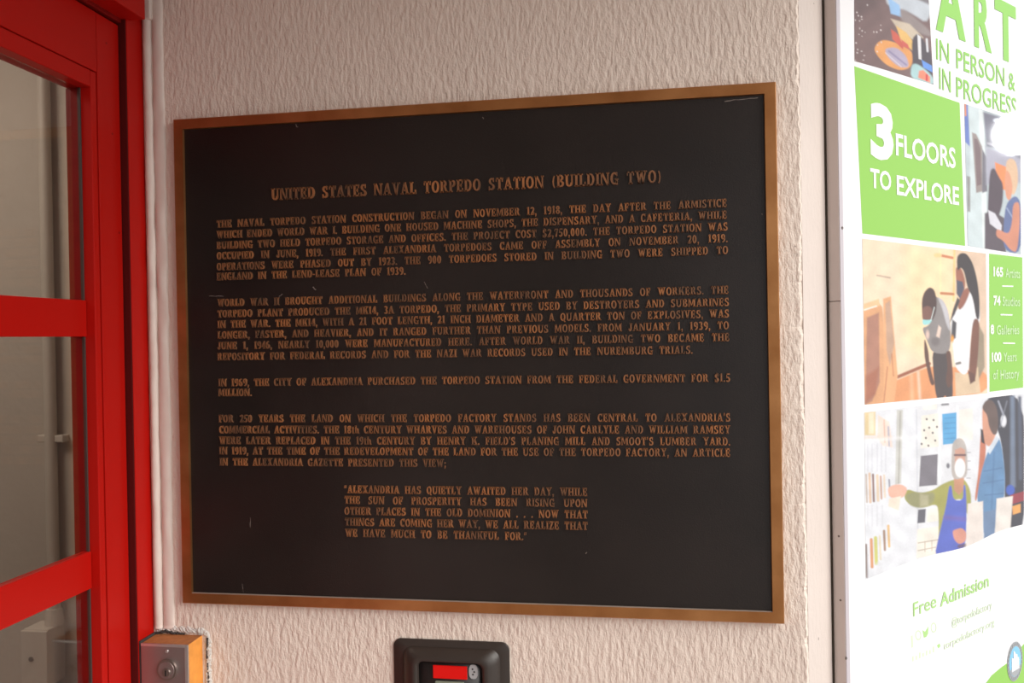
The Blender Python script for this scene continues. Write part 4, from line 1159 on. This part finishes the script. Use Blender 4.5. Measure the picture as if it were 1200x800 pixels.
# small icons of the social line: bar, ring, heart-shaped bird, ring
panel('icon', [(1067.5, 745), (1069.5, 744), (1070, 758), (1068, 759)], M['pale_type'])
panel('icon', [(1081, 738), (1084, 740), (1088, 733.5), (1087.5, 742), (1085.5, 746), (1082.5, 747)], M['mid_type'])
def ring_icon(cx, cy, rx, ry_):
    v, f, n = [], [], 20
    for k in range(n):
        a = 2 * math.pi * k / n
        for g_ in (1, .72):
            s_, z_ = poster(cx + rx * g_ * math.cos(a), cy + ry_ * g_ * math.sin(a)); v.append(pw(s_, .0183, z_))
    f = [(2 * k, 2 * ((k + 1) % n), 2 * ((k + 1) % n) + 1, 2 * k + 1) for k in range(n)]
    mesh_obj('icon', v, f, M['pale_type'], post)
ring_icon(1076, 744, 3.6, 6); ring_icon(1094, 735, 3.4, 6)
panel('bullet', [(1098, 756), (1101, 753.5), (1102, 757), (1099.5, 759.5)], M['mid_type'])

# round seal: rope ring, blue field, white building on a grey shore
seal_c = poster(1189, 774.5)
seal_r = (poster(1198, 772)[0] - poster(1180, 777)[0]) / 2, (poster(1189, 751.5)[1] - poster(1189, 797.5)[1]) / 2


def disc(name, rx, rz, off, mat, parent, cx=0, cz=0, n=36, a0=0, a1=360):
    v = [pw(seal_c[0] + cx + rx * math.cos(math.radians(a0 + (a1 - a0) * k / n)), off, seal_c[1] + cz + rz * math.sin(math.radians(a0 + (a1 - a0) * k / n))) for k in range(n + (0 if a1 - a0 == 360 else 1))]
    return mesh_obj(name, v, [tuple(range(len(v)))], mat, parent)


M['seal_grey'] = simple('seal_grey', (.36, .38, .40), .4)
M['seal_dark'] = simple('seal_dark_grey', (.16, .17, .19), .4)
M['seal_blue'] = simple('seal_blue', (.22, .55, .80), .4)
M['seal_light'] = simple('seal_light', (.80, .86, .92), .4)
sl_ = disc('seal', seal_r[0], seal_r[1], .0188, M['seal_grey'], post)
disc('seal_field', seal_r[0] * .76, seal_r[1] * .76, .0190, M['seal_blue'], sl_)
disc('seal_shore', seal_r[0] * .74, seal_r[1] * .74, .0192, M['seal_grey'], sl_, a0=205, a1=335)
mb = MB()
bz = seal_c[1]
for dx, w_, h_ in ((-.35, .22, .35), (-.1, .24, .75), (.16, .26, .5), (.4, .18, .2)):
    x0 = seal_c[0] + dx * seal_r[0]
    mb.add([pw(x0 - w_ * seal_r[0] / 2, .0194, bz - .45 * seal_r[1]), pw(x0 + w_ * seal_r[0] / 2, .0194, bz - .45 * seal_r[1]), pw(x0 + w_ * seal_r[0] / 2, .0194, bz + h_ * seal_r[1] * .6), pw(x0 - w_ * seal_r[0] / 2, .0194, bz + h_ * seal_r[1] * .8)], [(0, 1, 2, 3)])
mb.build('seal_building', M['seal_light'], sl_)
mb = MB()
for k in range(26):
    a = 2 * math.pi * k / 26
    c = (seal_c[0] + seal_r[0] * .88 * math.cos(a), seal_c[1] + seal_r[1] * .88 * math.sin(a))
    d = .0016
    mb.add([pw(c[0] - d, .0191, c[1] - d * 1.6), pw(c[0], .0191, c[1] - d * 1.8), pw(c[0] + d, .0191, c[1] + d * 1.6), pw(c[0], .0191, c[1] + d * 1.8)], [(0, 1, 2, 3)])
mb.build('seal_rope', M['seal_dark'], sl_)
